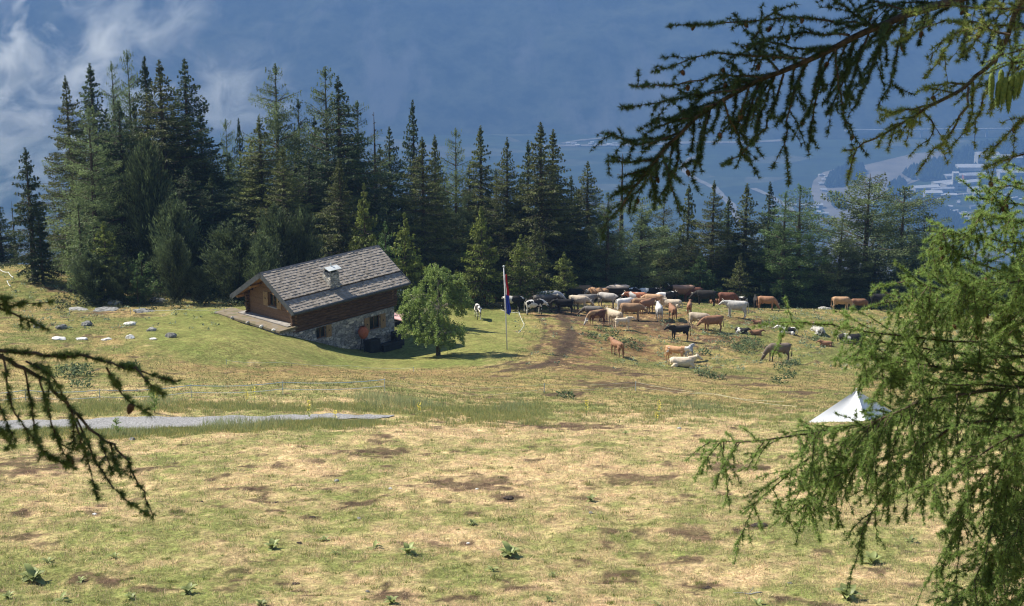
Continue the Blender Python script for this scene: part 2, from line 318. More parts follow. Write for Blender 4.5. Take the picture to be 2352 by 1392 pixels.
# ------------------------------------------------------------------ valley, river, mountain
VZ = -900.0
def mat_valley():
    m, nt, b = newmat('valley_fields'); tc = nn(nt, 'ShaderNodeTexCoord'); vo = nn(nt, 'ShaderNodeTexVoronoi'); mp = nn(nt, 'ShaderNodeMapping'); mp.inputs['Scale'].default_value = (1 / 170, 1 / 90, 1); mp.inputs['Rotation'].default_value = (0, 0, .5)
    nt.links.new(tc.outputs['Object'], mp.inputs[0]); nt.links.new(mp.outputs[0], vo.inputs['Vector']); vo.inputs['Scale'].default_value = 1
    c = ramp(nt, vo.outputs['Color'], [(.1, (.025, .045, .025)), (.95, (.13, .13, .09)), (.6, (.04, .065, .03))]); n = noise(nt, .02, 6)
    nt.links.new(mix(nt, 1.0, c, ramp(nt, n.outputs[0], [(.3, (.55, .55, .55)), (.7, (1.4, 1.4, 1.4))]), 'MULTIPLY'), b.inputs['Base Color']); b.inputs['Roughness'].default_value = 1; return m
g = np.linspace(-1, 1, 41); X, Y = np.meshgrid(g * 9000, 1200 + (g + 1) * 4500); Z = VZ + (vnoise(X, Y, 500, 2) - .5) * 6; i = np.arange(41 * 41).reshape(41, 41)
me = npmesh('valley_floor', np.stack([X, Y, Z * 0 + VZ], -1).reshape(-1, 3), np.stack([i[:-1, :-1], i[:-1, 1:], i[1:, 1:], i[1:, :-1]], -1).reshape(-1, 4))
setp(link('valley_floor', me, None, mat_valley()), kind='structure')
nx, ny = 240, 110; gx = np.linspace(-6500, 6500, nx); gy = np.linspace(0, 1, ny); X, T = np.meshgrid(gx, gy)
foot = 5150 + 260 * (vnoise(X[0], X[0] * 0, 900, 2, 3) - .5); Y = foot[None] + T * 3300
Z = VZ - 3 + T * 3300 * .52 + T * (vnoise(X, Y * .35, 620, 4, 2) - .5) * 900 * np.clip(T * 4, 0, 1) + (vnoise(X, Y, 170, 3, 9) - .5) * 90 * np.clip(T * 6, 0, 1)
i = np.arange(nx * ny).reshape(ny, nx)
m, nt, b = newmat('mountain'); n1 = noise(nt, .012, 8, .7); n2 = noise(nt, .0035, 6, .65, sc=(1, .35, .35)); n3 = noise(nt, .02, 4, .6, sc=(1, .06, .06))
c = ramp(nt, n1.outputs[0], [(.38, (.010, .018, .012)), (.64, (.085, .10, .065))]); c = mix(nt, ramp(nt, n2.outputs[0], [(.55, (0, 0, 0)), (.66, (.8, .8, .8))]), c, (.15, .15, .14)); c = mix(nt, ramp(nt, n3.outputs[0], [(.66, (0, 0, 0)), (.80, (.15, .15, .15))]), c, (.26, .25, .23))
nt.links.new(c, b.inputs['Base Color']); b.inputs['Roughness'].default_value = 1
me = npmesh('mountain', np.stack([X, Y, Z], -1).reshape(-1, 3), np.stack([i[:-1, :-1], i[:-1, 1:], i[1:, 1:], i[1:, :-1]], -1).reshape(-1, 4), None, True)
setp(link('mountain', me, None, m), kind='structure')
def vp(px, py, dz=0): p = at_z(px, py, VZ + dz); return Vector(map(float, p))
def sheet(name, pts, dz, mat, **k):
    bm = bmesh.new(); vs = [bm.verts.new(vp(x, y, dz)) for x, y in pts]; f = bm.faces.new(vs); bmesh.ops.triangulate(bm, faces=[f]); bm.normal_update()
    if bm.faces[:][0].normal.z < 0: bmesh.ops.reverse_faces(bm, faces=bm.faces[:])
    me = bpy.data.meshes.new(name); bm.to_mesh(me); bm.free(); return setp(link(name, me, None, mat), **k)
def strip(name, pts, w, dz, mat, **k):
    P = [vp(x, y, dz) for x, y in pts]; P2 = []
    for i in range(len(P) - 1):
        for t in range(6): P2.append(P[i].lerp(P[i + 1], t / 6))
    P2.append(P[-1]); V = []
    for j, p in enumerate(P2):
        d = (P2[min(j + 1, len(P2) - 1)] - P2[max(j - 1, 0)]).normalized(); s = Vector((-d.y, d.x, 0)) * (w * (.7 + .6 * random.random()) / 2); V += [p + s, p - s]
    F = [(2 * j, 2 * j + 1, 2 * j + 3, 2 * j + 2) for j in range(len(P2) - 1)]
    return setp(MB().add(V, F).build(name, mat), **k)
M['silt'] = mat_n('river_silt', (.17, .155, .13), (.27, .245, .21), .01, .8, 0, detail=6); M['silt2'] = mat_n('pale_bank', (.17, .165, .15), (.30, .29, .27), .02, .9, 0)
river = [(2352, 325), (2260, 338), (2200, 344), (2100, 352), (1990, 378), (1930, 384), (1890, 396), (1868, 415), (1862, 440), (1872, 468), (1900, 490), (1930, 520), (1900, 560), (1880, 640), (2060, 640), (2010, 560), (1990, 500), (2000, 470), (2040, 440), (2100, 418), (2160, 396), (2200, 372), (2260, 352), (2352, 335)]
sheet('river', river, 1.5, M['silt'], kind='structure')
for nm, pts, w in (('valley_road', [(1220, 336), (1300, 334), (1400, 333), (1500, 331), (1600, 326), (1700, 327), (1800, 322)], 36), ('valley_road', [(1612, 352), (1585, 365), (1570, 380), (1573, 395), (1600, 412), (1640, 430), (1680, 470), (1700, 520)], 18),
                   ('valley_road', [(1290, 329), (1330, 322), (1390, 316)], 20), ('valley_road', [(2050, 440), (2090, 410), (2130, 404), (2160, 402)], 12), ('valley_road', [(2080, 433), (2180, 448), (2260, 440), (2352, 425)], 14),
                   ('valley_road', [(2060, 480), (2160, 475), (2240, 500), (2352, 560)], 12), ('valley_road', [(2150, 470), (2200, 500), (2260, 555), (2352, 600)], 10), ('valley_road', [(2080, 560), (2160, 545), (2240, 535), (2352, 520)], 12), ('valley_road', [(2100, 590), (2200, 575), (2300, 600)], 12),
                   ('valley_road', [(1730, 432), (1770, 450), (1810, 475), (1840, 500)], 16), ('valley_road', [(1700, 300), (1800, 298), (1960, 296)], 22)):
    strip(nm, pts, w, 2.6, M['silt2'], kind='structure')
M['farwood'] = mat_n('far_wood', (.010, .022, .013), (.03, .05, .028), .04, 1, .0)
def farwood(poly, n, label):
    P = [vp(*p) for p in poly]; xs = [p.x for p in P]; yy = [p.y for p in P]; mb = MB(); c = 0
    while c < n:
        x = random.uniform(min(xs), max(xs)); y = random.uniform(min(yy), max(yy)); ins = False
        for a, b_ in zip(P, P[1:] + P[:1]):
            if (a.y > y) != (b_.y > y) and x < (b_.x - a.x) * (y - a.y) / (b_.y - a.y) + a.x: ins = not ins
        if not ins: continue
        c += 1; h = random.uniform(14, 26); r = random.uniform(6, 10); V = [(x + r * math.cos(k), y + r * math.sin(k), VZ + 2 + h * .35) for k in (0, 1.05, 2.1, 3.14, 4.2, 5.2)] + [(x, y, VZ + 2 + h), (x, y, VZ)]
        mb.add(V, [(k, (k + 1) % 6, 6) for k in range(6)] + [((k + 1) % 6, k, 7) for k in range(6)])
    setp(mb.build('far_wood', M['farwood']), label, 'wood', kind='stuff')
farwood([(1898, 432), (1905, 410), (1940, 392), (1978, 388), (1985, 400), (1960, 418), (1930, 430)], 380, 'dark river island wood in the curve of the pale river')
farwood([(2060, 405), (2120, 385), (2190, 360), (2260, 335), (2352, 335), (2352, 375), (2230, 400), (2150, 420), (2100, 415)], 800, 'dark belt of trees between the pale river and the factory roofs')
farwood([(2040, 440), (2060, 420), (2080, 430), (2060, 460), (2040, 465)], 90, 'small dark clump of trees on the river bank')
farwood([(1905, 455), (1935, 462), (1940, 480), (1920, 485)], 60, 'little wood at the inner bank of the river')
farwood([(2080, 478), (2130, 470), (2200, 510), (2230, 530), (2150, 530), (2100, 520)], 1100, 'low dark plantation beside the straight valley road')
M['wallw'] = mat_n('pale_render', (.34, .34, .33), (.48, .48, .47), .05, .8, 0); M['roofg'] = mat_n('grey_sheet_roof', (.35, .36, .38), (.55, .56, .58), .05, .5, 0); M['roofw'] = mat_n('white_sheet_roof', (.50, .51, .53), (.62, .62, .62), .05, .5, 0)
M['redp'] = mat_n('brick_red_cladding', (.30, .09, .07), (.38, .13, .1), .1, .8, 0)
BL = [(2205, 432, 110, 26, 16, 20, 'roofw', 'long white factory hall slanting beside the river belt', 25), (2175, 428, 90, 18, 14, 20, 'roofw', 'narrow pale hall behind the long white slanting factory', 25), (2235, 403, 90, 40, 26, 5, 'roofw', 'tall white-roofed block below the dark belt of trees', 0),
      (2265, 390, 60, 40, 45, 0, 'roofg', 'biggest pale tower block at the right of the factories', 0), (2300, 392, 100, 40, 40, 0, 'roofg', 'wide pale slab building beside the biggest tower block', 0), (2228, 420, 40, 20, 22, 0, 'redp', 'factory building with brick red cladding', 0),
      (2125, 437, 70, 26, 10, 20, 'roofw', 'bright low shed nearest the river bend', 15), (2192, 436, 14, 14, 46, 0, 'roofw', 'slim white silo tower among the halls', 0), (2165, 443, 60, 16, 12, 0, 'roofg', 'dark low workshop under the bright shed', 15), (2142, 453, 44, 26, 14, 0, 'roofw', 'small white box shed with a bright roof', 0),
      (2178, 455, 40, 16, 10, 0, 'roofw', 'white bungalow shed on its own on the verge', 0), (2255, 440, 80, 18, 12, 20, 'roofw', 'white hall partly behind the larch twigs', 20), (2262, 452, 60, 16, 10, 0, 'roofg', 'grey hall in front of the white hall behind twigs', 0),
      (2052, 453, 40, 16, 10, 0, 'roofw', 'white shed directly behind the big spreading larch', 0), (1870, 478, 40, 20, 10, 0, 'roofg', 'little gravel works hut by the river', 0), (2215, 412, 120, 24, 14, 10, 'roofg', 'long grey factory hall with a strip roof', 15), (2300, 372, 120, 24, 14, 0, 'roofw', 'far white hall above the tower blocks', 8),
      (2330, 410, 90, 40, 20, 0, 'roofg', 'grey works hall at the picture edge behind twigs', 0), (2190, 548, 60, 14, 8, 0, 'roofw', 'white glasshouse low in the valley', 5), (2188, 560, 20, 12, 8, 0, 'roofw', 'small white van-like kiosk by the far car park', 0)]
def building(px, py, w, d, h, rz, rm, label, rr):
    p = vp(px, py); o = empty('factory_building', p, math.radians(rr), label=label, cat='building', group='factory buildings on the valley floor')
    mb = MB().box((-w / 2, -d / 2, 0), (w / 2, d / 2, h)); mb.build('wall', M['wallw'] if rm != 'redp' else M['redp'], o)
    r = MB(); r.add([(-w / 2 - 1, -d / 2 - 1, h), (w / 2 + 1, -d / 2 - 1, h), (w / 2 + 1, 0, h + d * .12 + 1), (-w / 2 - 1, 0, h + d * .12 + 1), (-w / 2 - 1, d / 2 + 1, h), (w / 2 + 1, d / 2 + 1, h)], [(0, 1, 2, 3), (3, 2, 5, 4), (0, 3, 4), (1, 5, 2), (0, 4, 5, 1)])
    r.build('roof', M['roofg'] if rm == 'redp' else M[rm], o)
    wn = MB()
    wn.box((-w / 2 + 3, -d / 2 - .4, h * .4), (w / 2 - 3, -d / 2 + .1, h * .62))
    wn.build('window_band', M['farwood'], o)
for a in BL: building(*a)
rr = random.Random(4); dots = []
for k in range(95):                          # cottages and parked vans of the valley town, far too small to tell apart
    zone = rr.choice([(2080, 2240, 440, 470), (2160, 2240, 478, 515), (2120, 2240, 540, 620), (2250, 2352, 440, 470), (1760, 1900, 470, 500), (1300, 1420, 330, 338), (1880, 1900, 400, 460)]); dots.append((rr.uniform(*zone[:2]), rr.uniform(*zone[2:]), rr.uniform(6, 18), rr.uniform(5, 9), rr.uniform(4, 8)))
hb = MB().box((-.5, -.5, 0), (.5, .5, .75)).mesh('wall'); hr = MB().add([(-.55, -.55, .75), (.55, -.55, .75), (.55, .55, .75), (-.55, .55, .75), (-.55, 0, 1.1), (.55, 0, 1.1)], [(0, 1, 5, 4), (2, 3, 4, 5), (1, 2, 5), (3, 0, 4), (3, 2, 1, 0)]).mesh('roof')
hb.materials.append(M['wallw']); hr.materials.append(M['roofw'])
for x, y, w, d, h in dots:
    p = vp(x, y); o = empty('valley_house', p, rr.uniform(-.5, .9), label='tiny white roofed house scattered on the valley floor', cat='house', group='tiny houses of the valley town'); o.scale = (w, d, h)
    link('wall', hb, o); link('roof', hr, o)
# viaduct
va = vp(1940, 318); vb = vp(2500, 312); dv = (vb - va); Lv = dv.length; o = empty('road_bridge', va, math.atan2(dv.y, dv.x), label='long pale road viaduct on piers crossing the valley foot', cat='bridge')
MB().box((0, -7, 22), (Lv, 7, 26)).build('deck', M['wallw'], o); MB().box((0, -7.3, 26), (Lv, -6.9, 27.2)).build('parapet', M['wallw'], o)
for k in range(11): MB().box((30 + k * 68, -3, 0), (36 + k * 68, 3, 22)).build('pier', M['wallw'], o)
# ------------------------------------------------------------------ the chalet
M['log'] = mat_n('dark_log', (.045, .025, .016), (.145, .085, .05), 3, .8, .5, .01, sc=(1, 6, 6), detail=6)
M['plank'] = mat_n('weathered_plank', (.12, .065, .035), (.22, .135, .08), 3, .8, .4, .006, sc=(2, 8, 8))
M['shutter'] = mat_n('honey_wood', (.25, .155, .08), (.36, .24, .12), 4, .6, .3, .004, sc=(3, 3, 1))
M['beam'] = mat_n('orange_beam', (.26, .14, .06), (.38, .22, .10), 3, .7, .3, .005)
M['dark'] = mat_n('window_glass', (.008, .009, .010), (.02, .022, .025), 3, .12, 0); M['metal_dark'] = mat_n('slate_grey_flashing', (.045, .05, .058), (.085, .09, .10), 6, .45, 0)
M['galv'] = mat_n('galvanised_sheet', (.42, .45, .46), (.60, .63, .62), 5, .4, 0)
M['moss'] = mat_n('mossy_slab', (.19, .175, .15), (.12, .12, .065), 1.8, .95, .5, .02, c3=(.19, .15, .10), detail=7)
M['slabg'] = mat_n('grey_slab', (.20, .185, .17), (.33, .31, .29), 3, .9, .3, .01)
def mat_stone(name, sc):
    m, nt, b = newmat(name); tc = nn(nt, 'ShaderNodeTexCoord'); mp = nn(nt, 'ShaderNodeMapping'); mp.inputs['Scale'].default_value = sc; nz = noise(nt, 2.5, 3)
    mx = nn(nt, 'ShaderNodeVectorMath', operation='MULTIPLY_ADD'); nt.links.new(nz.outputs['Color'], mx.inputs[0]); mx.inputs[1].default_value = (.25,) * 3; nt.links.new(tc.outputs['Object'], mx.inputs[2]); nt.links.new(mx.outputs[0], mp.inputs[0])
    vo = nn(nt, 'ShaderNodeTexVoronoi'); vo.inputs['Scale'].default_value = 1; nt.links.new(mp.outputs[0], vo.inputs['Vector']); ve = nn(nt, 'ShaderNodeTexVoronoi', feature='DISTANCE_TO_EDGE'); ve.inputs['Scale'].default_value = 1; nt.links.new(mp.outputs[0], ve.inputs['Vector'])
    n = noise(nt, 9, 6, .7); sep = nn(nt, 'ShaderNodeSeparateColor'); nt.links.new(vo.outputs['Color'], sep.inputs[0])
    c = ramp(nt, sep.outputs[0], [(.0, (.19, .19, .19)), (1.0, (.72, .66, .56)), (.35, (.30, .30, .30)), (.7, (.44, .43, .40)), (.88, (.56, .53, .47))])
    c = mix(nt, 1.0, c, ramp(nt, n.outputs[0], [(.3, (.6, .6, .6)), (.7, (1.3, 1.3, 1.3))]), 'MULTIPLY')
    j = ramp(nt, ve.outputs['Distance'], [(.02, (0, 0, 0)), (.10, (1, 1, 1))]); jl = mix(nt, ramp(nt, n.outputs[0], [(.4, (0, 0, 0)), (.6, (1, 1, 1))]), (.07, .068, .065), (.40, .39, .37))
    nt.links.new(mix(nt, j, jl, c), b.inputs['Base Color']); b.inputs['Roughness'].default_value = .9; bump(nt, b, j, .8, .03); return m
M['stone'] = mat_stone('rubble_stone', (3.0, 3.0, 5.6)); M['stone2'] = mat_stone('chimney_stone', (5.0, 5.0, 8.5))
m, nt, b = newmat('roof_shingle'); oa = nn(nt, 'ShaderNodeAttribute', attribute_name='col'); n = noise(nt, 7, 6, .7); n2 = noise(nt, .8, 4, .6)
c = mix(nt, 1.0, oa.outputs['Color'], ramp(nt, n.outputs[0], [(.3, (.7, .7, .7)), (.7, (1.25, 1.25, 1.25))]), 'MULTIPLY'); c = mix(nt, ramp(nt, n2.outputs[0], [(.5, (0, 0, 0)), (.75, (.5, .5, .5))]), c, (.24, .20, .15))
nt.links.new(c, b.inputs['Base Color']); b.inputs['Roughness'].default_value = .85; M['shingle'] = m
house = empty('chalet', tuple(HP0), HAZ, label='stone and dark log chalet with grey shingled roof and stone chimney on the lawn', cat='house')
def hb_(name, mat, mb, parent=house): return mb.build(name, M[mat] if isinstance(mat, str) else mat, parent)
GA, GB = .74, HL - .75          # gable wall planes; long walls at WB and HW-WB
pitch_s = HH / (HW / 2)
def roofz(bb): return (bb if bb < HW / 2 else HW - bb) * pitch_s
# long front wall: stone below, logs above, with real openings
az = lambda px, py, b_=WB: wall_hit(px, py, b_)[:2]
SB = -1.66; ST = -1.14
w1 = (az(729, 752), az(747, 775)); w2 = (az(850, 729), az(873, 757))
W1 = (w1[0][0], w1[1][0], min(w1[0][1], w1[1][1]) - .0, max(w1[0][1], w1[1][1])); W1 = (W1[0], W1[1], W1[2], W1[3])
c1 = az(738, 763); W1 = (c1[0] - .42, c1[0] + .40, c1[1] - .42, c1[1] + .36)
c2 = az(861, 741); W2 = (c2[0] - .50, c2[0] + .50, c2[1] - .48, c2[1] + .46)
ZB = -6.0
def wall_with(mb, a0, a1, z0, z1, b0, b1, op):
    xs = sorted({a0, a1} | {v for o in op for v in o[:2]})
    for x0, x1 in zip(xs[:-1], xs[1:]):
        cuts = [(o[2], o[3]) for o in op if o[0] <= x0 + 1e-6 and o[1] >= x1 - 1e-6]
        z = z0
        for c0, c1_ in sorted(cuts): mb.box((x0, b0, z), (x1, b1, c0)); z = c1_
        mb.box((x0, b0, z), (x1, b1, z1))
    return mb
EXT = -.66                      # the low annex runs on past the gable under the slab
sw = MB(); wall_with(sw, GA - .02, GB, ZB, SB, WB, WB + .45, [W1, W2]); sw.box((GA, HW - WB - .45, ZB), (GB, HW - WB, SB)); sw.box((GB - .45, WB + .45, ZB), (GB, HW - WB - .45, SB)); sw.box((GA, WB + .45, ZB), (GA + .45, HW - WB - .45, SB - .3))
stone_o = hb_('stone_wall', 'stone', sw)
ax = MB(); ax.box((EXT, WB + .02, ZB), (GA - .02, WB + .42, ST - .15)); ax.box((EXT, WB + .42, ZB), (EXT + .4, 7.0, ST - .16)); ax.box((EXT + .4, 6.6, ZB), (GA - .02, 7.0, ST - .17)); hb_('annex_wall', 'stone', ax)
an = MB().hexa([(EXT - .12, WB - .2, ST - .16), (GA - .02, WB - .2, ST - .13), (GA - .02, 7.15, ST - .13), (EXT - .12, 7.15, ST - .16), (EXT - .12, WB - .2, ST - .03), (GA - .02, WB - .2, ST), (GA - .02, 7.15, ST), (EXT - .12, 7.15, ST - .03)])
slab = hb_('annex_slab', 'moss', an)
hb_('gable_ledge', 'slabg', MB().box((GA - .62, WB + .1, ST + .003), (GA - .02, HW - .3, ST + .05)))
for k, bb in enumerate((1.0, 2.2, 3.6, 5.2)):
    me = lumpy(.16, .14, .12, 40 + k, 2); st = link('slab_stone', me, house, M['rockwhite'] if k < 2 else M['rock']); st.location = (EXT - .12, bb, ST - .06)
# log courses: round logs, crossing at the corners
def logs(z0, fn, n, r=.115):
    for k in range(n): fn(z0 + r + k * 2 * r * .93, k, r)
lw = MB(); zt = roofz(WB) - .12; nlog = int((zt - SB) / (.115 * 1.86)) + 1
def fr(z, k, r):
    e = .28 + .05 * ((k * 7) % 3)
    lw.tube([(GA - e * .8, WB + .12, z), (GB / 2, WB + .12 + .01 * (k % 2), z), (GB + e, WB + .12, z)], [r, r * (1 + .06 * (k % 3)), r], 10)
    lw.tube([(GA - e * .8, HW - WB - .12, z), (GB + e, HW - WB - .12, z)], r, 8)
logs(SB, fr, nlog); hb_('log_wall', 'log', lw)
# gable walls: horizontal boards stepped to the roof slope
gw = MB(); gz = ST - .02; k = 0
cg = gable_hit(626, 689, GA)[:2]; GWN = (cg[0] - .44, cg[0] + .44, cg[1] - .46, cg[1] + .40)
gr = MB(); gw2 = MB()
while gz < HH - .25:
    h = .2; zc = gz + h; b0 = max(WB + .02, (zc + .15) / pitch_s); b1 = HW - b0
    if b1 - b0 > .2:
        for A, s in ((GA, -1), (GB, 1)):
            d = .015 * (k % 2); lo, hi = (A, A + .16) if s < 0 else (A - .16, A)
            spans = [(b0, b1)] if s > 0 or zc < GWN[2] or gz > GWN[3] else [(b0, GWN[0]), (GWN[1], b1)]
            for p, q in spans: (gw if s < 0 else gw2).box((lo - d * (s < 0), p, gz + .004), (hi + d * (s > 0), q, zc))
    gz = zc; k += 1
hb_('gable_wall', M['plank'], gw); hb_('gable_wall', M['plank'], gw2)
gr.add([(GA + .2, WB, 0), (GA + .2, HW - WB, 0), (GA + .2, HW / 2, HH - .3)], [(0, 1, 2)])
def window(o, axis, fixed, depth, sh, inner=True):
    """o=(p0,p1,z0,z1) opening; axis 'a' for long wall, 'b' for gable"""
    p0, p1, z0, z1 = o
    def bx(mb, u0, u1, d0, d1, q0, q1):
        return mb.box((u0, fixed + d0, q0), (u1, fixed + d1, q1)) if axis == 'a' else mb.box((fixed + d0, u0, q0), (fixed + d1, u1, q1))
    f = MB(); t = .06
    bx(f, p0, p1, .10, .17, z1 - t, z1); bx(f, p0, p1, .10, .17, z0, z0 + t); bx(f, p0, p0 + t, .10, .17, z0 + t, z1 - t); bx(f, p1 - t, p1, .10, .17, z0 + t, z1 - t); bx(f, (p0 + p1) / 2 - .025, (p0 + p1) / 2 + .025, .105, .165, z0 + t, z1 - t)
    w = f.build('window', M['plank'], house); g_ = MB(); bx(g_, p0 + t, p1 - t, .15, .155, z0 + t, z1 - t); g_.build('pane', M['dark'], w)
    lt = MB(); bx(lt, p0 - .05, p1 + .05, -.03, .12, z0 - .08, z0 - .002); lt.build('sill', M['slabg'], w)
    for s in sh:
        u0, u1 = (p0 - s * .0 - .46, p0 - .01) if s < 0 else (p1 + .01, p1 + .46)
        mb = MB(); nb = 3
        for q in range(nb): bx(mb, u0 + (u1 - u0) * q / nb + .004, u0 + (u1 - u0) * (q + 1) / nb - .004, -.045, -.006, z0 - .03, z1 + .03)
        for zz in (z0 + .12, z1 - .2): bx(mb, u0 + .03, u1 - .03, -.066, -.044, zz, zz + .07)
        so = mb.build('shutter', M['shutter'], house); h_ = MB(); uc = (u0 + u1) / 2; bx(h_, uc - .035, uc + .035, -.075, -.064, (z0 + z1) / 2, (z0 + z1) / 2 + .09); h_.build('heart_cutout', M['dark'], so)
window(W1, 'a', WB, 0, (1,)); window(W2, 'a', WB, 0, (-1, 1)); window(GWN, 'b', GA, 0, (-1, 1))
hb_('gable_backing', 'dark', gr)
# roof: two sloping decks, shingle courses, upper lip over a lower field, barge boards, gutter
def rp(a, bb, up, side):       # point above the roof plane; side 0 front, 1 back
    n = 1 / math.sqrt(1 + pitch_s ** 2); b2 = bb - pitch_s * n * up; z = bb * pitch_s + n * up
    return (a, b2, z) if side == 0 else (a, HW - b2, z)
dk = MB()
for s in (0, 1): dk.hexa([rp(.0, 0, -.10, s), rp(HL, 0, -.10, s), rp(HL, HW / 2, -.10, s), rp(0, HW / 2, -.10, s), rp(0, 0, -.03, s), rp(HL, 0, -.03, s), rp(HL, HW / 2, -.03, s), rp(0, HW / 2, -.03, s)])
deck = hb_('roof', 'beam', dk)
V = []; Fc = []; Cc = []; r_ = random.Random(5)
def tile(a0, a1, q0, q1, u0, u1, s, c):
    n = len(V); V.extend([rp(a0, q0, u0, s), rp(a1, q0, u0, s), rp(a1, q1, u0 - .03, s), rp(a0, q1, u0 - .03, s), rp(a0, q0, u1, s), rp(a1, q0, u1, s), rp(a1, q1, u1 - .035, s), rp(a0, q1, u1 - .035, s)]); Cc.extend([c] * 8)
    Fc.extend([[i + n for i in f] for f in [(3, 2, 1, 0), (4, 5, 6, 7), (0, 1, 5, 4), (1, 2, 6, 5), (2, 3, 7, 6), (3, 0, 4, 7)]])
LIP = .78
for s in (0, 1):
    bb = -.06; k = 0; st = .185
    while bb < HW / 2 - .03:
        up = (.10 if bb > LIP else 0) + .018
        a = -.05 - r_.random() * .1; q1 = min(bb + st * 1.75, HW / 2 + .02)
        while a < HL + .04:
            w = r_.uniform(.13, .27); a1 = min(a + w, HL + .06); t = r_.uniform(.75, 1.2); j = r_.uniform(-.014, .014); w8 = r_.random() < .05
            tile(max(a, -.05), a1 - .012, bb + j, q1, up, up + .055 + r_.uniform(0, .02), s, (.31 * t * (.72 if w8 else 1), .272 * t * (.72 if w8 else 1), .232 * t * (.7 if w8 else 1))); a += w
        bb += st; k += 1
me = bpy.data.meshes.new('shingles'); me.from_pydata([tuple(v) for v in V], [], Fc); me.update(); c4 = np.ones((len(V), 4), np.float32); c4[:, :3] = Cc
at_ = me.color_attributes.new('col', 'FLOAT_COLOR', 'POINT'); at_.data.foreach_set('color', c4.ravel()); link('shingles', me, deck, M['shingle'])
lp = MB()
for s in (0, 1): lp.hexa([rp(0, LIP + .06, -.03, s), rp(HL, LIP + .06, -.03, s), rp(HL, HW / 2, -.03, s), rp(0, HW / 2, -.03, s), rp(0, LIP + .06, .09, s), rp(HL, LIP + .06, .09, s), rp(HL, HW / 2, .09, s), rp(0, HW / 2, .09, s)])
lp.build('upper_roof_board', M['log'], deck)
bg_ = MB()
for s in (0, 1):
    for A in (-.09, HL + .05): bg_.hexa([rp(A, -.1, -.16, s), rp(A + .045, -.1, -.16, s), rp(A + .045, HW / 2, -.16, s), rp(A, HW / 2, -.16, s), rp(A, -.1, .16, s), rp(A + .045, -.1, .16, s), rp(A + .045, HW / 2 + .0, .16, s), rp(A, HW / 2, .16, s)])
    bg_.hexa([rp(-.1, HW / 2 - .16, .155, s), rp(HL + .1, HW / 2 - .16, .155, s), rp(HL + .1, HW / 2 + .02, .155, s), rp(-.1, HW / 2 + .02, .155, s), rp(-.1, HW / 2 - .16, .175, s), rp(HL + .1, HW / 2 - .16, .175, s), rp(HL + .1, HW / 2 + .02, .175, s), rp(-.1, HW / 2 + .02, .175, s)])
bg_.build('barge_board', M['metal_dark'], deck)
gt = MB()
for bb in (-.13, HW + .13): gt.tube([(-.1, bb, -.06), (HL + .1, bb, -.06)], .085, 10)
gt.box((-.05, -.03, -.22), (HL + .05, .02, -.07)); gt.build('gutter', M['metal_dark'], deck)
bm_ = MB()
for s in (0, 1):
    for bb in (.35, HW / 4 + .2): 
        p = rp(0, bb, -.2, s); bm_.box((-.02, p[1] - .08, p[2] - .1), (GA, p[1] + .08, p[2] + .06)); bm_.box((GB, p[1] - .08, p[2] - .1), (HL - .02, p[1] + .08, p[2] + .06))
bm_.box((-.02, HW / 2 - .09, HH - .38), (GA, HW / 2 + .09, HH - .16)); bm_.box((GB, HW / 2 - .09, HH - .38), (HL - .02, HW / 2 + .09, HH - .16))
for k in range(11):
    a = GA + .3 + k * .82; bm_.box((a, .06, roofz(.1) - .27), (a + .12, WB + .1, roofz(.1) - .12))
bm_.build('roof_beam', M['beam'], deck)
# chimney
def chim():
    best = None
    for bb in np.linspace(.3, 2.6, 47):
        for a in np.linspace(3, 8, 101):
            P = HP0 + E1 * a + E2 * bb + np.array([0, 0, bb * pitch_s]); x = 1176 + FPX * (P @ RT) / (P @ FW); y = 696 - FPX * (P @ UP) / (P @ FW); e = (x - 769) ** 2 + (y - 663) ** 2
            if best is None or e < best[0]: best = (e, a, bb)
    return best[1:]
ca, cb = chim(); cb += .35; cz = cb * pitch_s; s2 = .40; H0 = cz + .90
ch = MB().hexa([(ca - s2 - .04, cb - s2 - .04, cz - .5), (ca + s2 + .04, cb - s2 - .04, cz - .5), (ca + s2 + .04, cb + s2 + .04, cz - .5), (ca - s2 - .04, cb + s2 + .04, cz - .5), (ca - s2 + .03, cb - s2 + .03, H0), (ca + s2 - .03, cb - s2 + .03, H0), (ca + s2 - .03, cb + s2 - .03, H0), (ca - s2 + .03, cb + s2 - .03, H0)])
cho = ch.build('chimney', M['stone2'], deck)
fl = MB(); fl.hexa([(ca - .5, cb - .52, cz - .33 - .10), (ca + .5, cb - .52, cz - .33 - .10), (ca + .5, cb + .52, cz + .12), (ca - .5, cb + .52, cz + .12), (ca - .5, cb - .52, cz - .33 + .12), (ca + .5, cb - .52, cz - .33 + .12), (ca + .5, cb + .52, cz + .5), (ca - .5, cb + .52, cz + .5)])
fl.build('chimney_flashing', M['metal_dark'], deck)
cc = MB()
for sx in (-1, 1):
    for sy in (-1, 1): cc.tube([(ca + sx * .28, cb + sy * .28, H0), (ca + sx * .28, cb + sy * .28, H0 + .22)], .03, 6)
cc.add([(ca - .55, cb - .48, H0 + .17), (ca + .55, cb - .48, H0 + .17), (ca + .55, cb, H0 + .33), (ca - .55, cb, H0 + .33), (ca - .55, cb + .48, H0 + .17), (ca + .55, cb + .48, H0 + .17), (ca - .55, cb - .48, H0 + .20), (ca + .55, cb - .48, H0 + .20), (ca + .55, cb, H0 + .36), (ca - .55, cb, H0 + .36), (ca - .55, cb + .48, H0 + .20), (ca + .55, cb + .48, H0 + .20)],
       [(0, 1, 2, 3), (3, 2, 5, 4), (9, 8, 7, 6), (10, 11, 8, 9), (0, 6, 7, 1), (4, 5, 11, 10), (0, 3, 9, 6), (3, 4, 10, 9), (1, 7, 8, 2), (2, 8, 11, 5)])
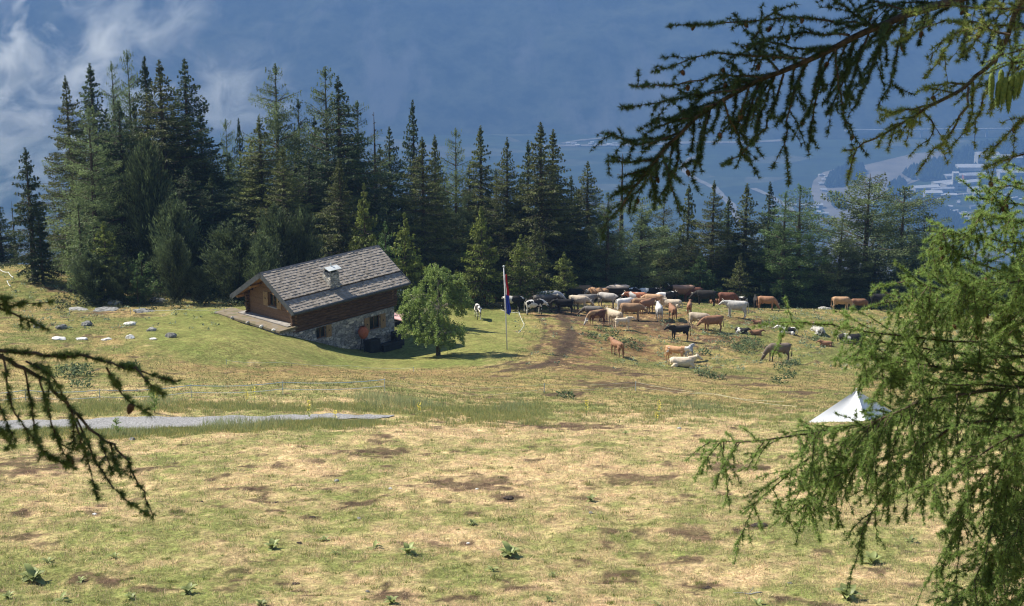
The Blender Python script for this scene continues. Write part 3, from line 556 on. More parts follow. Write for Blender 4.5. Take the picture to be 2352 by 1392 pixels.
cc.build('chimney_cowl', M['galv'], deck); MB().tube([(ca + .02, cb, H0), (ca + .02, cb, H0 + .56)], .05, 8).build('flue', M['galv'], deck)
MB().box((ca - .27, cb - .27, H0), (ca + .27, cb + .27, H0 + .12)).build('chimney_throat', M['dark'], deck)
# things against the stone wall
M['terracotta'] = mat_n('terracotta', (.36, .10, .05), (.50, .17, .09), 5, .8, .2, .01); M['blackw'] = mat_n('black_stained_wood', (.012, .012, .014), (.03, .03, .034), 6, .6, .2, .01); M['soil'] = mat_n('soil', (.03, .02, .014), (.07, .05, .035), 12, .95, .4, .02)
def hloc(a, bb, dz=0):
    p = HP0 + E1 * a + E2 * bb; return Vector((p[0], p[1], float(hgt(p[0], p[1])) + dz))
def on_wall(px, py, b_): a, z, p = wall_hit(px, py, b_); return a, z
a_, z_ = on_wall(835, 764, .1); pz = HP0[2] + z_; l0 = hloc(a_, .12)
o = empty('terracotta_urn', l0, HAZ, label='round terracotta orange urn on a black stand before the stone wall', cat='urn')
zz = pz - l0.z; prof = [(.02, zz - .42), (.16, zz - .40), (.28, zz - .25), (.36, zz - .02), (.36, zz + .12), (.27, zz + .30), (.17, zz + .38), (.19, zz + .43), (.12, zz + .43), (.10, zz + .30)]
MB().tube([(0, 0, z) for r, z in prof], [r for r, z in prof], 20).build('bowl', M['terracotta'], o, True)
st = MB()
for q in range(3): an_ = q * 2.09; st.tube([(.1 * math.cos(an_), .1 * math.sin(an_), zz - .34), (.26 * math.cos(an_), .26 * math.sin(an_), -.05)], .03, 6)
st.build('stand', M['blackw'], o)
def planter(name, px, w, d, h, label, cat, b_=.05):
    a, z = on_wall(px, 780, b_); l = hloc(a, b_ - .1); o = empty(name, l, HAZ, label=label, cat=cat); t = .06
    mb = MB()
    for q in range(4): mb.box((-w / 2, -d / 2, -.25 + q * (h + .25) / 4 + .006), (w / 2, -d / 2 + t, -.25 + (q + 1) * (h + .25) / 4)); mb.box((-w / 2, d / 2 - t, -.25 + q * (h + .25) / 4 + .006), (w / 2, d / 2, -.25 + (q + 1) * (h + .25) / 4))
    for x in (-w / 2 - .01, w / 2 - t + .01): mb.box((x, -d / 2 + t + .002, -.25), (x + t, d / 2 - t - .002, h))
    mb.build('box_side', M['blackw'], o); MB().box((-w / 2 + t, -d / 2 + t, -.2), (w / 2 - t, d / 2 - t, h - .05)).build('soil', M['soil'], o)
    MB().box((-w / 2 - .04, -d / 2 - .04, h), (w / 2 + .04, -d / 2 + t + .02, h + .04)).build('rim', M['blackw'], o); return o
planter('wooden_trough', 853, .95, .55, .85, 'black wooden trough between the terracotta urn and the long bench box', 'trough'); planter('bench_box', 893, 1.7, .6, .48, 'long black wooden bench box under the right end of the stone wall', 'bench box', -.15)
planter('wood_crate', 911, .7, .6, .95, 'tall black crate standing past the right corner of the chalet', 'crate', .2)
# pink topped table behind the chalet
M['pinkt'] = mat_n('faded_pink_slab', (.50, .30, .30), (.60, .38, .38), 3, .8, 0)
tx, ty, gz_ = gp(925, 750); o = empty('garden_table', (tx, ty, gz_), HAZ, label='garden table with a faded pink top between the chalet corner and the leafy tree', cat='table'); hh_ = .82
MB().box((-.9, -1.0, hh_ - .06), (.9, 1.0, hh_)).build('tabletop', M['pinkt'], o)
for sx in (-1, 1):
    for sy in (-1, 1): MB().box((sx * .75 - .06, sy * .8 - .06, -.2), (sx * .75 + .06, sy * .8 + .06, hh_ - .06)).build('leg', M['blackw'], o)
MB().box((-.7, -.75, hh_ * .25), (.7, .75, hh_ * .25 + .06)).build('shelf', M['blackw'], o)
# flagpole with a limp flag
M['polew'] = mat_n('white_lacquer_pole', (.62, .63, .65), (.78, .78, .80), 3, .4, 0)
fb = gp(1165, 803); ft = at_y(1157, 612, fb.y - .1); hp = ft[2] - fb.z
o = empty('flagpole', fb, 0, label='white flagpole leaning slightly on the lawn with a limp flag', cat='flagpole'); tip = Vector((ft[0] - fb.x, -.1, hp))
MB().tube([(0, 0, -.3), tip * .5, tip], [.045, .04, .03], 10).build('pole', M['polew'], o, True); me = bpy.data.meshes.new('finial'); bmf = bmesh.new(); bmesh.ops.create_uvsphere(bmf, u_segments=12, v_segments=8, radius=.075); bmf.to_mesh(me); bmf.free(); fi = link('finial', me, o, M['galv']); fi.location = tip
m, nt, b = newmat('flag_cloth'); tc = nn(nt, 'ShaderNodeTexCoord'); sx = nn(nt, 'ShaderNodeSeparateXYZ'); nt.links.new(tc.outputs['UV'], sx.inputs[0])
cA = mix(nt, ramp(nt, sx.outputs[0], [(.30, (0, 0, 0)), (.36, (1, 1, 1))]), (.75, .74, .76), (.66, .02, .035)); cA = mix(nt, ramp(nt, sx.outputs[1], [(.47, (1, 1, 1)), (.49, (0, 0, 0))]), cA, (.05, .09, .55)); nt.links.new(cA, b.inputs['Base Color']); b.inputs['Roughness'].default_value = .8
y0 = .44; V = []; F = []; NU, NV = 14, 26; UVs = []
for j in range(NV + 1):
    t = j / NV; zc = tip * (y0 * (1 - t) + .905 * t)
    for i in range(NU + 1):
        u = i / NU; wd = (.13 + .20 * (1 - t) ** .7 * (1 if t > .06 else .5)); V.append((zc.x + .04 + u * wd + .02 * math.sin(j * .5), zc.y + .07 * math.sin(u * 15 + t * 2) * (.4 + u), zc.z - .16 * u * (1 - t))); UVs.append((u, t))
F = [(j * (NU + 1) + i, j * (NU + 1) + i + 1, (j + 1) * (NU + 1) + i + 1, (j + 1) * (NU + 1) + i) for j in range(NV) for i in range(NU)]
me = bpy.data.meshes.new('flag'); me.from_pydata(V, [], F); uv = me.uv_layers.new(name='UVMap')
for lo in me.loops: uv.data[lo.index].uv = UVs[lo.vertex_index]
me.polygons.foreach_set('use_smooth', [True] * len(F)); link('flag', me, o, m)
# ------------------------------------------------------------------ air and mist
hz_ = bpy.data.materials.new('haze'); hz_.use_nodes = True; nt = hz_.node_tree; nt.nodes.remove(nt.nodes['Principled BSDF'])
pv = nn(nt, 'ShaderNodeVolumePrincipled'); pv.inputs['Color'].default_value = (.137, .265, .52, 1); pv.inputs['Density'].default_value = .00024; pv.inputs['Anisotropy'].default_value = 0
nt.links.new(pv.outputs[0], nt.nodes['Material Output'].inputs['Volume'])
hzo = MB().box((-9500, -200, -2200), (9500, 10500, 1150)).build('haze', hz_); setp(hzo, kind='stuff'); setp(hzo, 'pale blue haze lying over the far valley and mountain', 'haze')
def mist(name, c, r, dens, seed, label, sc=.006, thr=.5):
    m = bpy.data.materials.new(name); m.use_nodes = True; nt = m.node_tree; nt.nodes.remove(nt.nodes['Principled BSDF']); tc = nn(nt, 'ShaderNodeTexCoord')
    n = noise(nt, sc, 6, .68, sc=(1, .6, 1.15)); n.inputs['Distortion'].default_value = .9; nt.nodes['Mapping'].inputs['Location'].default_value = (seed * 100, seed * 37, 0)
    ln = nn(nt, 'ShaderNodeVectorMath', operation='LENGTH'); mp = nn(nt, 'ShaderNodeMapping'); mp.inputs['Scale'].default_value = (1 / r[0], 1 / r[1], 1 / r[2]); nt.links.new(tc.outputs['Object'], mp.inputs[0]); nt.links.new(mp.outputs[0], ln.inputs[0])
    f = nn(nt, 'ShaderNodeMapRange'); f.inputs['From Min'].default_value = .35; f.inputs['From Max'].default_value = 1; f.inputs['To Min'].default_value = 1; f.inputs['To Max'].default_value = 0; nt.links.new(ln.outputs['Value'], f.inputs['Value'])
    a = nn(nt, 'ShaderNodeMapRange'); a.inputs['From Min'].default_value = thr; a.inputs['From Max'].default_value = thr + .22; a.inputs['To Max'].default_value = dens; nt.links.new(n.outputs[0], a.inputs['Value'])
    mu = nn(nt, 'ShaderNodeMath', operation='MULTIPLY'); nt.links.new(a.outputs[0], mu.inputs[0]); nt.links.new(f.outputs[0], mu.inputs[1])
    v = nn(nt, 'ShaderNodeVolumePrincipled'); v.inputs['Color'].default_value = (.92, .96, 1, 1); v.inputs['Anisotropy'].default_value = .35; nt.links.new(mu.outputs[0], v.inputs['Density']); nt.links.new(v.outputs[0], nt.nodes['Material Output'].inputs['Volume'])
    bm = bmesh.new(); bmesh.ops.create_icosphere(bm, subdivisions=3, radius=1); bmesh.ops.scale(bm, vec=r, verts=bm.verts); me = bpy.data.meshes.new(name); bm.to_mesh(me); bm.free()
    o = link(name, me, None, m); o.location = c; setp(o, label, 'mist', kind='stuff'); return o
mist('mist', tuple(at_y(60, 200, 1600)), (225, 110, 185), 0.04, 1, 'white drifting mist rising behind the tall trees', .019, .525)
mist('mist', tuple(at_y(560, 210, 1500)), (60, 40, 50), 0.02, 5, 'small wisp of mist between the two groves', .03, .45)
if 0: mist('mist', tuple(at_y(1110, 70, 1700)), (110, 40, 45), 0.008, 7, 'faint wisp of mist high above the middle trees', .025, .46)
SC.cycles.volume_step_rate = .35; SC.cycles.volume_max_steps = 200

# ------------------------------------------------------------------ conifers
def leaves(P, D, L, Wd, rng):
    """narrow needle-spray triangles: base P, direction D, length L, width Wd"""
    n = len(P); D = D / (np.linalg.norm(D, axis=1, keepdims=True) + 1e-9); R = rng.normal(size=(n, 3)); S = np.cross(D, R); S /= np.linalg.norm(S, axis=1, keepdims=True) + 1e-9
    V = np.empty((n, 4, 3)); V[:, 0] = P; V[:, 1] = P + D * L[:, None] * .45 + S * Wd[:, None]; V[:, 2] = P + D * L[:, None]; V[:, 3] = P + D * L[:, None] * .45 - S * Wd[:, None]
    return V.reshape(-1, 3), np.arange(n * 4).reshape(n, 4)
def conifer(kind, H, R, seed, dens=1.0, zb=.06):
    rng = np.random.default_rng(seed); PP = []; DD = []; LL = []; WW = []; CC = []; wood = MB()
    wood.tube([(0, 0, -1.2), (0, 0, 0), (.04 * H * rng.normal() * .1, 0, H * .5), (0, 0, H * .97)], [H * .018 + .06, H * .016 + .04, H * .009 + .02, .012], 7, False)
    z = H * zb; lop = rng.uniform(0, 6.28)
    if kind in ('spruce', 'thin', 'larch'):
        m = 110; zz_ = rng.uniform(.945, .995, m) * H; PP.append(np.stack([rng.normal(size=m) * .03, rng.normal(size=m) * .03, zz_], 1)); DD.append(np.stack([rng.normal(size=m) * .7, rng.normal(size=m) * .7, np.full(m, .8)], 1)); LL.append(rng.uniform(.5, 1.2, m) * (.05 + (H * .999 - zz_) * .35)); WW.append(np.full(m, .028)); CC.append(np.ones((m, 3)))
    while z < H * (.965 if kind in ('spruce', 'thin') else .975):
        t = (z - H * zb) / (H * (1 - zb))
        if kind == 'spruce': prof = (1 - t) ** .92 * min(1, .5 + 3 * (1 - t)) * rng.uniform(.82, 1.12); nb = rng.integers(6, 9); step = .28 + .020 * H * (1 - t)
        elif kind == 'thin': prof = (1 - t) ** .8 * .95; nb = rng.integers(5, 8); step = .34 + .02 * H * (1 - t)
        elif kind == 'larch': prof = min(1, (1 - t) ** .58 * 1.0) * (.8 + .2 * math.sin(z * 2.3 + seed)); nb = rng.integers(4, 8); step = .28 + .012 * H
        elif kind == 'spread': prof = min(1, 1.25 * (1 - t) ** .55) * (.7 + .35 * math.sin(z * 1.4 + seed)); nb = rng.integers(3, 6); step = .33 + .012 * H
        elif kind == 'dead': prof = (1 - t) ** .9; nb = rng.integers(3, 6); step = .42
        else: prof = min(1, 1.35 * (1 - t) ** .85) * min(1, .6 + t * 3); nb = rng.integers(6, 10); step = .17 + .012 * H
        for k in range(nb):
            a = rng.uniform(0, 6.283); Lb = R * prof * rng.uniform(.62, 1.12) * (1 + .12 * math.cos(a - lop)); tone = rng.uniform(.65, 1.35) if kind != 'pine' else rng.uniform(.45, 1.75); zz = z + rng.uniform(-.12, .12)
            if rng.random() < .05 and kind not in ('pine',): continue
            if rng.random() < .08: Lb *= 1.18
            Lb = max(Lb, .07 + .02 * H * (1 - t)); h = np.array([math.cos(a), math.sin(a), 0]); s = np.array([-math.sin(a), math.cos(a), 0])
            if kind in ('spruce', 'thin'): up0, sag = .30 - .25 * (1 - t), -.42 * (1 - t * .75)
            elif kind in ('larch', 'spread'): up0, sag = .25 + .2 * t, -.20 * (1 - t)
            elif kind == 'dead': up0, sag = .15, -.2
            else: up0, sag = .75, .15
            n = max(3, int(Lb / .15)); q = np.linspace(0.06, 1, n); cz_ = zz + Lb * (up0 * q + sag * q ** 1.6 + (.16 if kind in ('spruce', 'thin') else .06) * q ** 4)
            C = h[None] * (q * Lb)[:, None]; C[:, 2] = cz_; C += s[None] * (np.sin(q * 3 + a) * .05 * Lb)[:, None]
            if Lb > .7 or kind == 'dead': wood.tube([tuple(C[0]), tuple(C[n // 2]), tuple(C[-1])], [.012 + .012 * Lb, .008 + .006 * Lb, .004], 4, False)
            if kind == 'dead' and rng.random() < .8: continue
            rep = {'spruce': 17, 'thin': 26, 'larch': 17, 'spread': 28, 'pine': 14, 'dead': 1}[kind]; rep = max(1, int(rep * dens)); Cq = np.repeat(C, rep, 0); qq = np.repeat(q, rep); m = len(Cq)
            wdt = Lb * .40 * np.clip(1.15 - qq, .12, 1) * np.clip(qq * 4 + .15, 0, 1); lat = rng.uniform(-1, 1, m)
            sz = {'spruce': .22, 'thin': .22, 'larch': .19, 'spread': .20, 'pine': .30, 'dead': .2}[kind]
            if kind in ('spruce', 'thin'):
                P = Cq + s[None] * (lat * wdt)[:, None]; P[:, 2] -= np.abs(lat) * wdt * .35 + rng.uniform(0, .16, m) * (1 if kind == 'spruce' else 1.3)
                Dr = h[None] * rng.uniform(.1, .9, (m, 1)) + s[None] * (lat * .9)[:, None] + np.array([0, 0, 1.]) * rng.uniform(-.95, .15, (m, 1))
            elif kind in ('larch', 'spread'):
                P = Cq + s[None] * (lat * wdt * 1.1)[:, None]; P[:, 2] += rng.uniform(-.34, .10, m) * min(1.4, .4 + Lb * .35)
                Dr = h[None] * rng.uniform(-.2, .8, (m, 1)) + s[None] * rng.uniform(-.8, .8, (m, 1)) + np.array([0, 0, 1.]) * rng.uniform(-.9, .6, (m, 1))
            else:
                P = Cq + rng.normal(size=(m, 3)) * .10 * Lb; Dr = h[None] * rng.uniform(.1, .9, (m, 1)) + s[None] * rng.uniform(-.5, .5, (m, 1)) + np.array([0, 0, 1.]) * rng.uniform(.2, 1.1, (m, 1))
            keep = rng.random(m) < (.45 + .55 * qq); keep |= kind == 'pine'; P = P[keep]; Dr = Dr[keep]; qk = qq[keep]; m = len(P)
            PP.append(P); DD.append(Dr); LL.append(sz * (.40 + .60 * min(1, 2.5 * (1 - t))) * rng.uniform(.6, 1.3, m)); WW.append(rng.uniform(.020, .042, m) * (1.0 if kind != 'larch' else .8))
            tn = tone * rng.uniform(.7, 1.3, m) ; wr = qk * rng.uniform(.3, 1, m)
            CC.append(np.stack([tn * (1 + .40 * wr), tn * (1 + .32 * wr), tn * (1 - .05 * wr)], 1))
        z += step * rng.uniform(.8, 1.2)
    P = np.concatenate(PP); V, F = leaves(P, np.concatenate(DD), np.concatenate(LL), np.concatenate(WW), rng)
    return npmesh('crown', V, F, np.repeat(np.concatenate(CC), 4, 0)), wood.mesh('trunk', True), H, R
PRO = {}
for nm, k, H, R, n in (('spruce', 'spruce', 18, 4.8, 4), ('slim', 'spruce', 16, 3.3, 3), ('thin', 'thin', 12, 2.0, 2), ('young', 'spruce', 6, 2.2, 3), ('larch', 'larch', 16, 4.4, 4), ('ylarch', 'larch', 6, 1.5, 2), ('spread', 'spread', 14, 4.6, 3), ('pine', 'pine', 6, 2.0, 3), ('dead', 'dead', 12, 1.7, 2)):
    PRO[nm] = [conifer(k, H, R, 100 + 13 * i + len(nm) * 7, 1.0, {'thin': .12, 'spread': .12, 'pine': .03, 'young': .03, 'ylarch': .04}.get(nm, .035)) for i in range(n)]
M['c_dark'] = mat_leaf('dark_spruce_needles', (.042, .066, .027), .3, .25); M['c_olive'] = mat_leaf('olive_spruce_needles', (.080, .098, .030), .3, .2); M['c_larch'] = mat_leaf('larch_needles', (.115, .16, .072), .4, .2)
M['c_young'] = mat_leaf('fresh_spruce_needles', (.13, .165, .040), .35, .15); M['c_pine'] = mat_leaf('pine_needles', (.062, .088, .048), .3, .2); M['c_green'] = mat_leaf('fresh_larch_needles', (.085, .145, .052), .4, .12)
M['c_dead'] = mat_leaf('sparse_needles', (.05, .04, .025), .1, .1)
NAME = {'spruce': 'spruce_tree', 'slim': 'spruce_tree', 'thin': 'spruce_tree', 'young': 'young_spruce', 'larch': 'larch_tree', 'ylarch': 'young_larch', 'spread': 'larch_tree', 'pine': 'pine_tree', 'dead': 'dead_tree'}
CATN = {'spruce_tree': 'spruce', 'young_spruce': 'young spruce', 'larch_tree': 'larch', 'young_larch': 'young larch', 'pine_tree': 'pine', 'dead_tree': 'dead tree'}
_used = {}
def tree(px, pt, D, kind, hw, mat, label, group=None):
    i = _used.get(kind, 0); _used[kind] = i + 1; cr, tr, H, R = PRO[kind][i % len(PRO[kind])]
    base = gpd(px, D, -.1); top = at_y(px, pt, D); h = float(top[2]) - base.z; sc = h / H; r = hw * {'pine': .95, 'spruce': 2.0, 'slim': 2.15, 'young': 1.7, 'larch': 1.85}.get(kind, 1.6) * D / FPX; sx = r / R
    o = empty(NAME[kind], base, 0, label=label, cat=CATN[NAME[kind]], group=group); rz = (i * 2.39) % 6.28
    for nm, me, mt in (('trunk', tr, M['bark']), ('crown', cr, M[mat])):
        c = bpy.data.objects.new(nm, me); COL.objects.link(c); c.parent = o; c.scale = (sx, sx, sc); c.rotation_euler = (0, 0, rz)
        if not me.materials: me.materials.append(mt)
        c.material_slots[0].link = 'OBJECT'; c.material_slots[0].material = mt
    return o
T = [(12, 452, 150, 'slim', 45, 'c_dark', 'dark spruce cut by the left picture edge behind the hill'), (45, 455, 152, 'dead', 22, 'c_dead', 'thin bare-topped dead tree just left of the lone spruce'),
 (-40, 500, 150, 'spruce', 60, 'c_dark', 'dark spruce low behind the left hill crest'), (85, 338, 122, 'thin', 44, 'c_dark', 'lone open spruce standing clear on the left hill'), (103, 480, 121, 'thin', 20, 'c_dark', 'small second spruce beside the lone spruce trunk'),
 (186, 172, 131, 'spruce', 66, 'c_olive', 'tall tapering spruce at the left end of the big grove'), (242, 143, 135, 'slim', 66, 'c_dark', 'dark pointed spruce second in the big grove with nothing above it'), (290, 138, 141, 'larch', 52, 'c_larch', 'grey green larch whose pale round top shows behind the dark spruces'),
 (326, 112, 146, 'larch', 58, 'c_larch', 'palest tallest larch at the top of the big grove'), (364, 127, 138, 'slim', 60, 'c_dark', 'narrow dark spruce spire just left of the twin crowned spruce'), (396, 135, 132, 'spruce', 105, 'c_olive', 'broad brown tinged spruce in the middle of the big grove'),
 (452, 132, 134, 'spruce', 98, 'c_dark', 'dark straight spruce at the right of the big grove'), (232, 243, 125, 'larch', 78, 'c_larch', 'light green larch in front of the big grove'), (300, 230, 130, 'spruce', 90, 'c_dark', 'shaded spruce filling the heart of the big grove'),
 (360, 320, 126, 'pine', 66, 'c_pine', 'upright bushy pine in the middle front of the big grove'), (412, 448, 121, 'pine', 55, 'c_pine', 'shaded pine behind the blue green pointed pine'), (480, 250, 138, 'spruce', 85, 'c_dark', 'dark spruce on the right flank of the big grove'),
 (500, 400, 128, 'spruce', 75, 'c_dark', 'darkest spruce in the shaded gap of the two groves'), (445, 380, 124, 'spruce', 80, 'c_dark', 'heavy shaded spruce behind the pines of the big grove'), (195, 466, 119, 'ylarch', 46, 'c_larch', 'soft green young larch at the left foot of the big grove'),
 (250, 508, 118, 'young', 48, 'c_young', 'bright yellow green young spruce at the foot of the big grove'), (210, 578, 117, 'pine', 48, 'c_pine', 'grey green bushy pine at the foot of the soft green larch'), (409, 532, 117, 'pine', 46, 'c_pine', 'blue green pointed pine on the meadow edge left of the chalet'),
 (330, 578, 118, 'ylarch', 34, 'c_green', 'small fresh green larch sapling behind the tiny bright one'), (318, 612, 116.5, 'ylarch', 22, 'c_green', 'tiny bright green larch seedling at the wood edge'), (275, 600, 117, 'pine', 34, 'c_pine', 'low dark pine bush right of the yellow green young spruce'),
 (460, 612, 117, 'pine', 30, 'c_pine', 'low pine bush between the pointed pine and the chalet thicket'), (537, 272, 150, 'larch', 48, 'c_larch', 'distant misty larch in the gap of the two groves'), (566, 270, 153, 'slim', 34, 'c_dark', 'small far spruce tip in the gap of the two groves'),
 (652, 143, 139, 'larch', 92, 'c_larch', 'tall pale topped larch leading the middle grove'), (612, 268, 129, 'spruce', 98, 'c_olive', 'olive spruce with shelf like boughs above the chalet roof'), (662, 335, 126, 'spruce', 72, 'c_olive', 'second olive spruce leaning against the shelf boughed one'),
 (762, 150, 142, 'larch', 82, 'c_larch', 'tall feathery larch behind the middle grove spruce'), (790, 172, 137, 'spruce', 104, 'c_dark', 'tall dark green spruce in the middle grove'), (832, 228, 141, 'larch', 62, 'c_larch', 'shorter larch on the right shoulder of the middle grove'),
 (868, 243, 142, 'dead', 42, 'c_dead', 'bare dead tree on the right shoulder of the middle grove'), (955, 227, 151, 'slim', 44, 'c_dark', 'solitary pointed spruce rising above the lower tree line'), (902, 288, 146, 'spruce', 62, 'c_dark', 'dark compact spruce left of the solitary pointed one'),
 (720, 360, 130, 'spruce', 80, 'c_dark', 'shaded spruce right behind the chalet roof ridge'), (788, 363, 123, 'slim', 52, 'c_olive', 'ragged brownish spruce above the chalet chimney'), (842, 420, 121, 'young', 48, 'c_young', 'bright green spruce above the right end of the chalet roof'),
 (888, 508, 118, 'ylarch', 34, 'c_green', 'fresh green young larch just right of the chalet ridge'), (932, 488, 119, 'young', 52, 'c_young', 'yellow green young spruce behind the leafy tree'), (975, 313, 136, 'spruce', 74, 'c_olive', 'greyish brown spruce above the leafy tree'),
 (1003, 308, 141, 'slim', 42, 'c_olive', 'narrow spruce with a yellowish top behind the leafy tree'), (1050, 292, 143, 'larch', 56, 'c_larch', 'thin crowned larch right of the leafy tree'), (1106, 286, 147, 'slim', 52, 'c_olive', 'pointed brown spruce standing above the flagpole'),
 (640, 470, 119, 'pine', 60, 'c_pine', 'grey pine bush above the chalet gable'), (545, 505, 118, 'pine', 72, 'c_pine', 'broad bushy pine left of the chalet gable'), (700, 480, 120, 'pine', 50, 'c_pine', 'bushy pine hidden partly by the chalet roof'), (605, 540, 116, 'pine', 48, 'c_pine', 'dark pine bush touching the chalet eave'),
 (1165, 313, 143, 'spruce', 58, 'c_olive', 'spruce with two ragged tips right of the flagpole'), (1240, 278, 141, 'slim', 64, 'c_olive', 'tallest spire of the trees above the herd'), (1212, 320, 144, 'slim', 44, 'c_dark', 'spruce spire left of the tallest one above the herd'), (1268, 295, 145, 'slim', 58, 'c_olive', 'spruce spire right of the tallest one above the herd'),
 (1106, 473, 131, 'young', 44, 'c_young', 'olive young spruce behind the leafy tree and flagpole'), (1196, 538, 131, 'young', 46, 'c_young', 'green young spruce just right of the flag'), (1228, 500, 134, 'young', 44, 'c_olive', 'brownish young spruce right behind the one by the flag'), (1295, 578, 136, 'young', 36, 'c_young', 'smallest green young spruce behind the tan horned cow'),
 (1346, 368, 149, 'spruce', 64, 'c_olive', 'open topped spruce right of the tallest spires'), (1310, 402, 147, 'spruce', 52, 'c_dark', 'shaded spruce between the tallest spires and the open topped one'), (1393, 440, 143, 'larch', 66, 'c_larch', 'pale grey green larch behind the middle of the herd'), (1424, 342, 152, 'dead', 46, 'c_dead', 'bare wiry dead larch under the big overhanging branch'),
 (1470, 448, 147, 'spread', 72, 'c_larch', 'thin brownish larch with long bare boughs behind the herd'), (1520, 455, 151, 'larch', 52, 'c_olive', 'mixed olive larch behind the dark brown cow'), (1575, 422, 156, 'thin', 34, 'c_olive', 'sparse half dead spruce tip right of the overhanging twigs'), (1632, 413, 151, 'spruce', 54, 'c_olive', 'first of the tight spruce group right of the herd'),
 (1666, 450, 153, 'slim', 44, 'c_dark', 'narrow dark spruce in the tight group right of the herd'), (1706, 420, 153, 'slim', 50, 'c_olive', 'taller ragged spruce in the tight group right of the herd'), (1758, 416, 156, 'slim', 40, 'c_dark', 'solitary narrow spruce left of the green double larch'), (1606, 580, 146, 'young', 40, 'c_green', 'blue green cone shaped young tree behind the black cow'),
 (1697, 582, 147, 'young', 34, 'c_olive', 'small brownish spruce behind the lying cows'), (1826, 424, 152, 'larch', 88, 'c_green', 'big green larch with a double top right of the herd'), (1794, 440, 150, 'larch', 62, 'c_green', 'left stem of the green double larch'),
 (1982, 388, 154, 'spread', 125, 'c_larch', 'broad spreading larch with a crooked brown top'), (2062, 420, 157, 'spread', 118, 'c_larch', 'spreading dark larch right of the crooked topped one'), (2112, 486, 158, 'spread', 92, 'c_larch', 'outermost spreading larch with drooping boughs'), (1925, 500, 152, 'larch', 66, 'c_larch', 'grey green larch between the double larch and the spreading one'),
 (2222, 556, 166, 'slim', 26, 'c_dark', 'small dark spruce tip far right in the valley gap'), (2195, 600, 158, 'larch', 62, 'c_larch', 'low feathery larch behind the right crest'), (2262, 580, 160, 'larch', 66, 'c_olive', 'low olive larch behind the green larch boughs'), (2335, 590, 160, 'larch', 70, 'c_larch', 'far right larch hidden behind the green boughs'), (2440, 560, 158, 'larch', 80, 'c_larch', 'larch beyond the right picture edge')]
for a in T: tree(*a, group='conifers along the meadow edge')
rr = random.Random(12)
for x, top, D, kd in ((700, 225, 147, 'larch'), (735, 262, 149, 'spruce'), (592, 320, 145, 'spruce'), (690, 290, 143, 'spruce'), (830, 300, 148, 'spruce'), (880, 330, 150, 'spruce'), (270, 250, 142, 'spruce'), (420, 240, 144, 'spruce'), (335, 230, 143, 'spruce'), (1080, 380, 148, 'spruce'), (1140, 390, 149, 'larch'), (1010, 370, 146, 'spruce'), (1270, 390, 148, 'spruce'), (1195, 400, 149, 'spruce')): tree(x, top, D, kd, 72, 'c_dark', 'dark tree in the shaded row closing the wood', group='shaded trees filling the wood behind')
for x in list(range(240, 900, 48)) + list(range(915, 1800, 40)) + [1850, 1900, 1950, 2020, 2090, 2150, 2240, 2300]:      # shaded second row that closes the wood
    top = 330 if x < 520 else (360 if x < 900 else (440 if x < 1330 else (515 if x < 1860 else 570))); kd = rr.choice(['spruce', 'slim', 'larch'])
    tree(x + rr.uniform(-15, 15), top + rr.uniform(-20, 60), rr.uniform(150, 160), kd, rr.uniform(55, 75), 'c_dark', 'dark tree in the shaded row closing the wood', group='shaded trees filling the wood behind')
# the small leafy tree by the chalet
def leafy():
    rng = np.random.default_rng(77); b = gp(1006, 817); D = b.y; top = at_y(1010, 606, D); H = float(top[2]) - b.z; o = empty('leafy_tree', b, 0, label='small bright green leafy tree with pale limbs beside the chalet', cat='tree')
    K = D / FPX; w = MB(); tx = lambda px, py: ((px - 1006) * K, (817 - py) * K * 1.04)
    w.tube([(0, 0, -.4), (.02, 0, .5), (.0, .03, 1.6), (.12, 0, 3.2), (.15, .05, 4.4), (.05, 0, H - .35)], [.19, .15, .12, .09, .06, .02], 9, False); w.build('trunk', M['bark'], o, True)
    bl = [(1010, 640, 0, 42, 32), (960, 672, -.4, 36, 30), (1042, 652, .3, 34, 32), (1064, 690, -.1, 28, 32), (1030, 700, .6, 50, 36), (975, 715, .2, 48, 32), (950, 757, -.2, 40, 28), (1000, 755, .7, 40, 30), (1040, 765, -.5, 44, 30), (985, 768, -.6, 36, 18), (1010, 690, -1.1, 44, 40), (1015, 750, -1.1, 40, 34), (935, 720, .3, 22, 26), (1000, 622, .4, 22, 18)]
    lm = MB(); PP = []; DD = []; CC = []
    for i, (px, py, y, rx, rz) in enumerate(bl):
        x, z = tx(px, py); x0 = .05; z0 = max(1.2, z - .9); lm.tube([(x0, 0, z0), ((x0 + x) / 2, y / 2, (z0 + z) / 2 + .18), (x, y, z + .05)], [.045, .03, .012], 5, False)
        for q in range(62):     # hanging leafy twigs inside each lobe
            u = rng.normal(size=3); u /= np.linalg.norm(u); rad = rng.uniform(.35, 1.0); p0 = np.array([x + u[0] * rx * K * rad, y + u[1] * rx * K * rad, z + u[2] * rz * K * rad + .12]); ln = rng.uniform(.18, .42); out = np.array([u[0], u[1], 0]) * .35 + np.array([0, 0, -1.]) * rng.uniform(.1, .75); out /= np.linalg.norm(out)
            if q % 3 == 0: lm.tube([(x, y, z), tuple(p0), tuple(p0 + out * ln * .5)], [.012, .008, .004], 3, False)
            m = 60; s = rng.uniform(-.1, 1, m); P = p0[None] + out[None] * (s * ln)[:, None] + rng.normal(size=(m, 3)) * .055; tn = rng.uniform(.75, 1.3)
            PP.append(P); DD.append(rng.normal(size=(m, 3)) * .6 + out[None]); CC.append(np.full((m, 3), tn) * rng.uniform(.75, 1.25, (m, 1)))
    lm.build('limbs', M['twig2'], o, True); P = np.concatenate(PP); n = len(P); V, F = leaves(P, np.concatenate(DD), rng.uniform(.06, .12, n), rng.uniform(.022, .036, n), rng); link('crown', npmesh('crown', V, F, np.repeat(np.concatenate(CC), 4, 0)), o, M['c_leafy'])
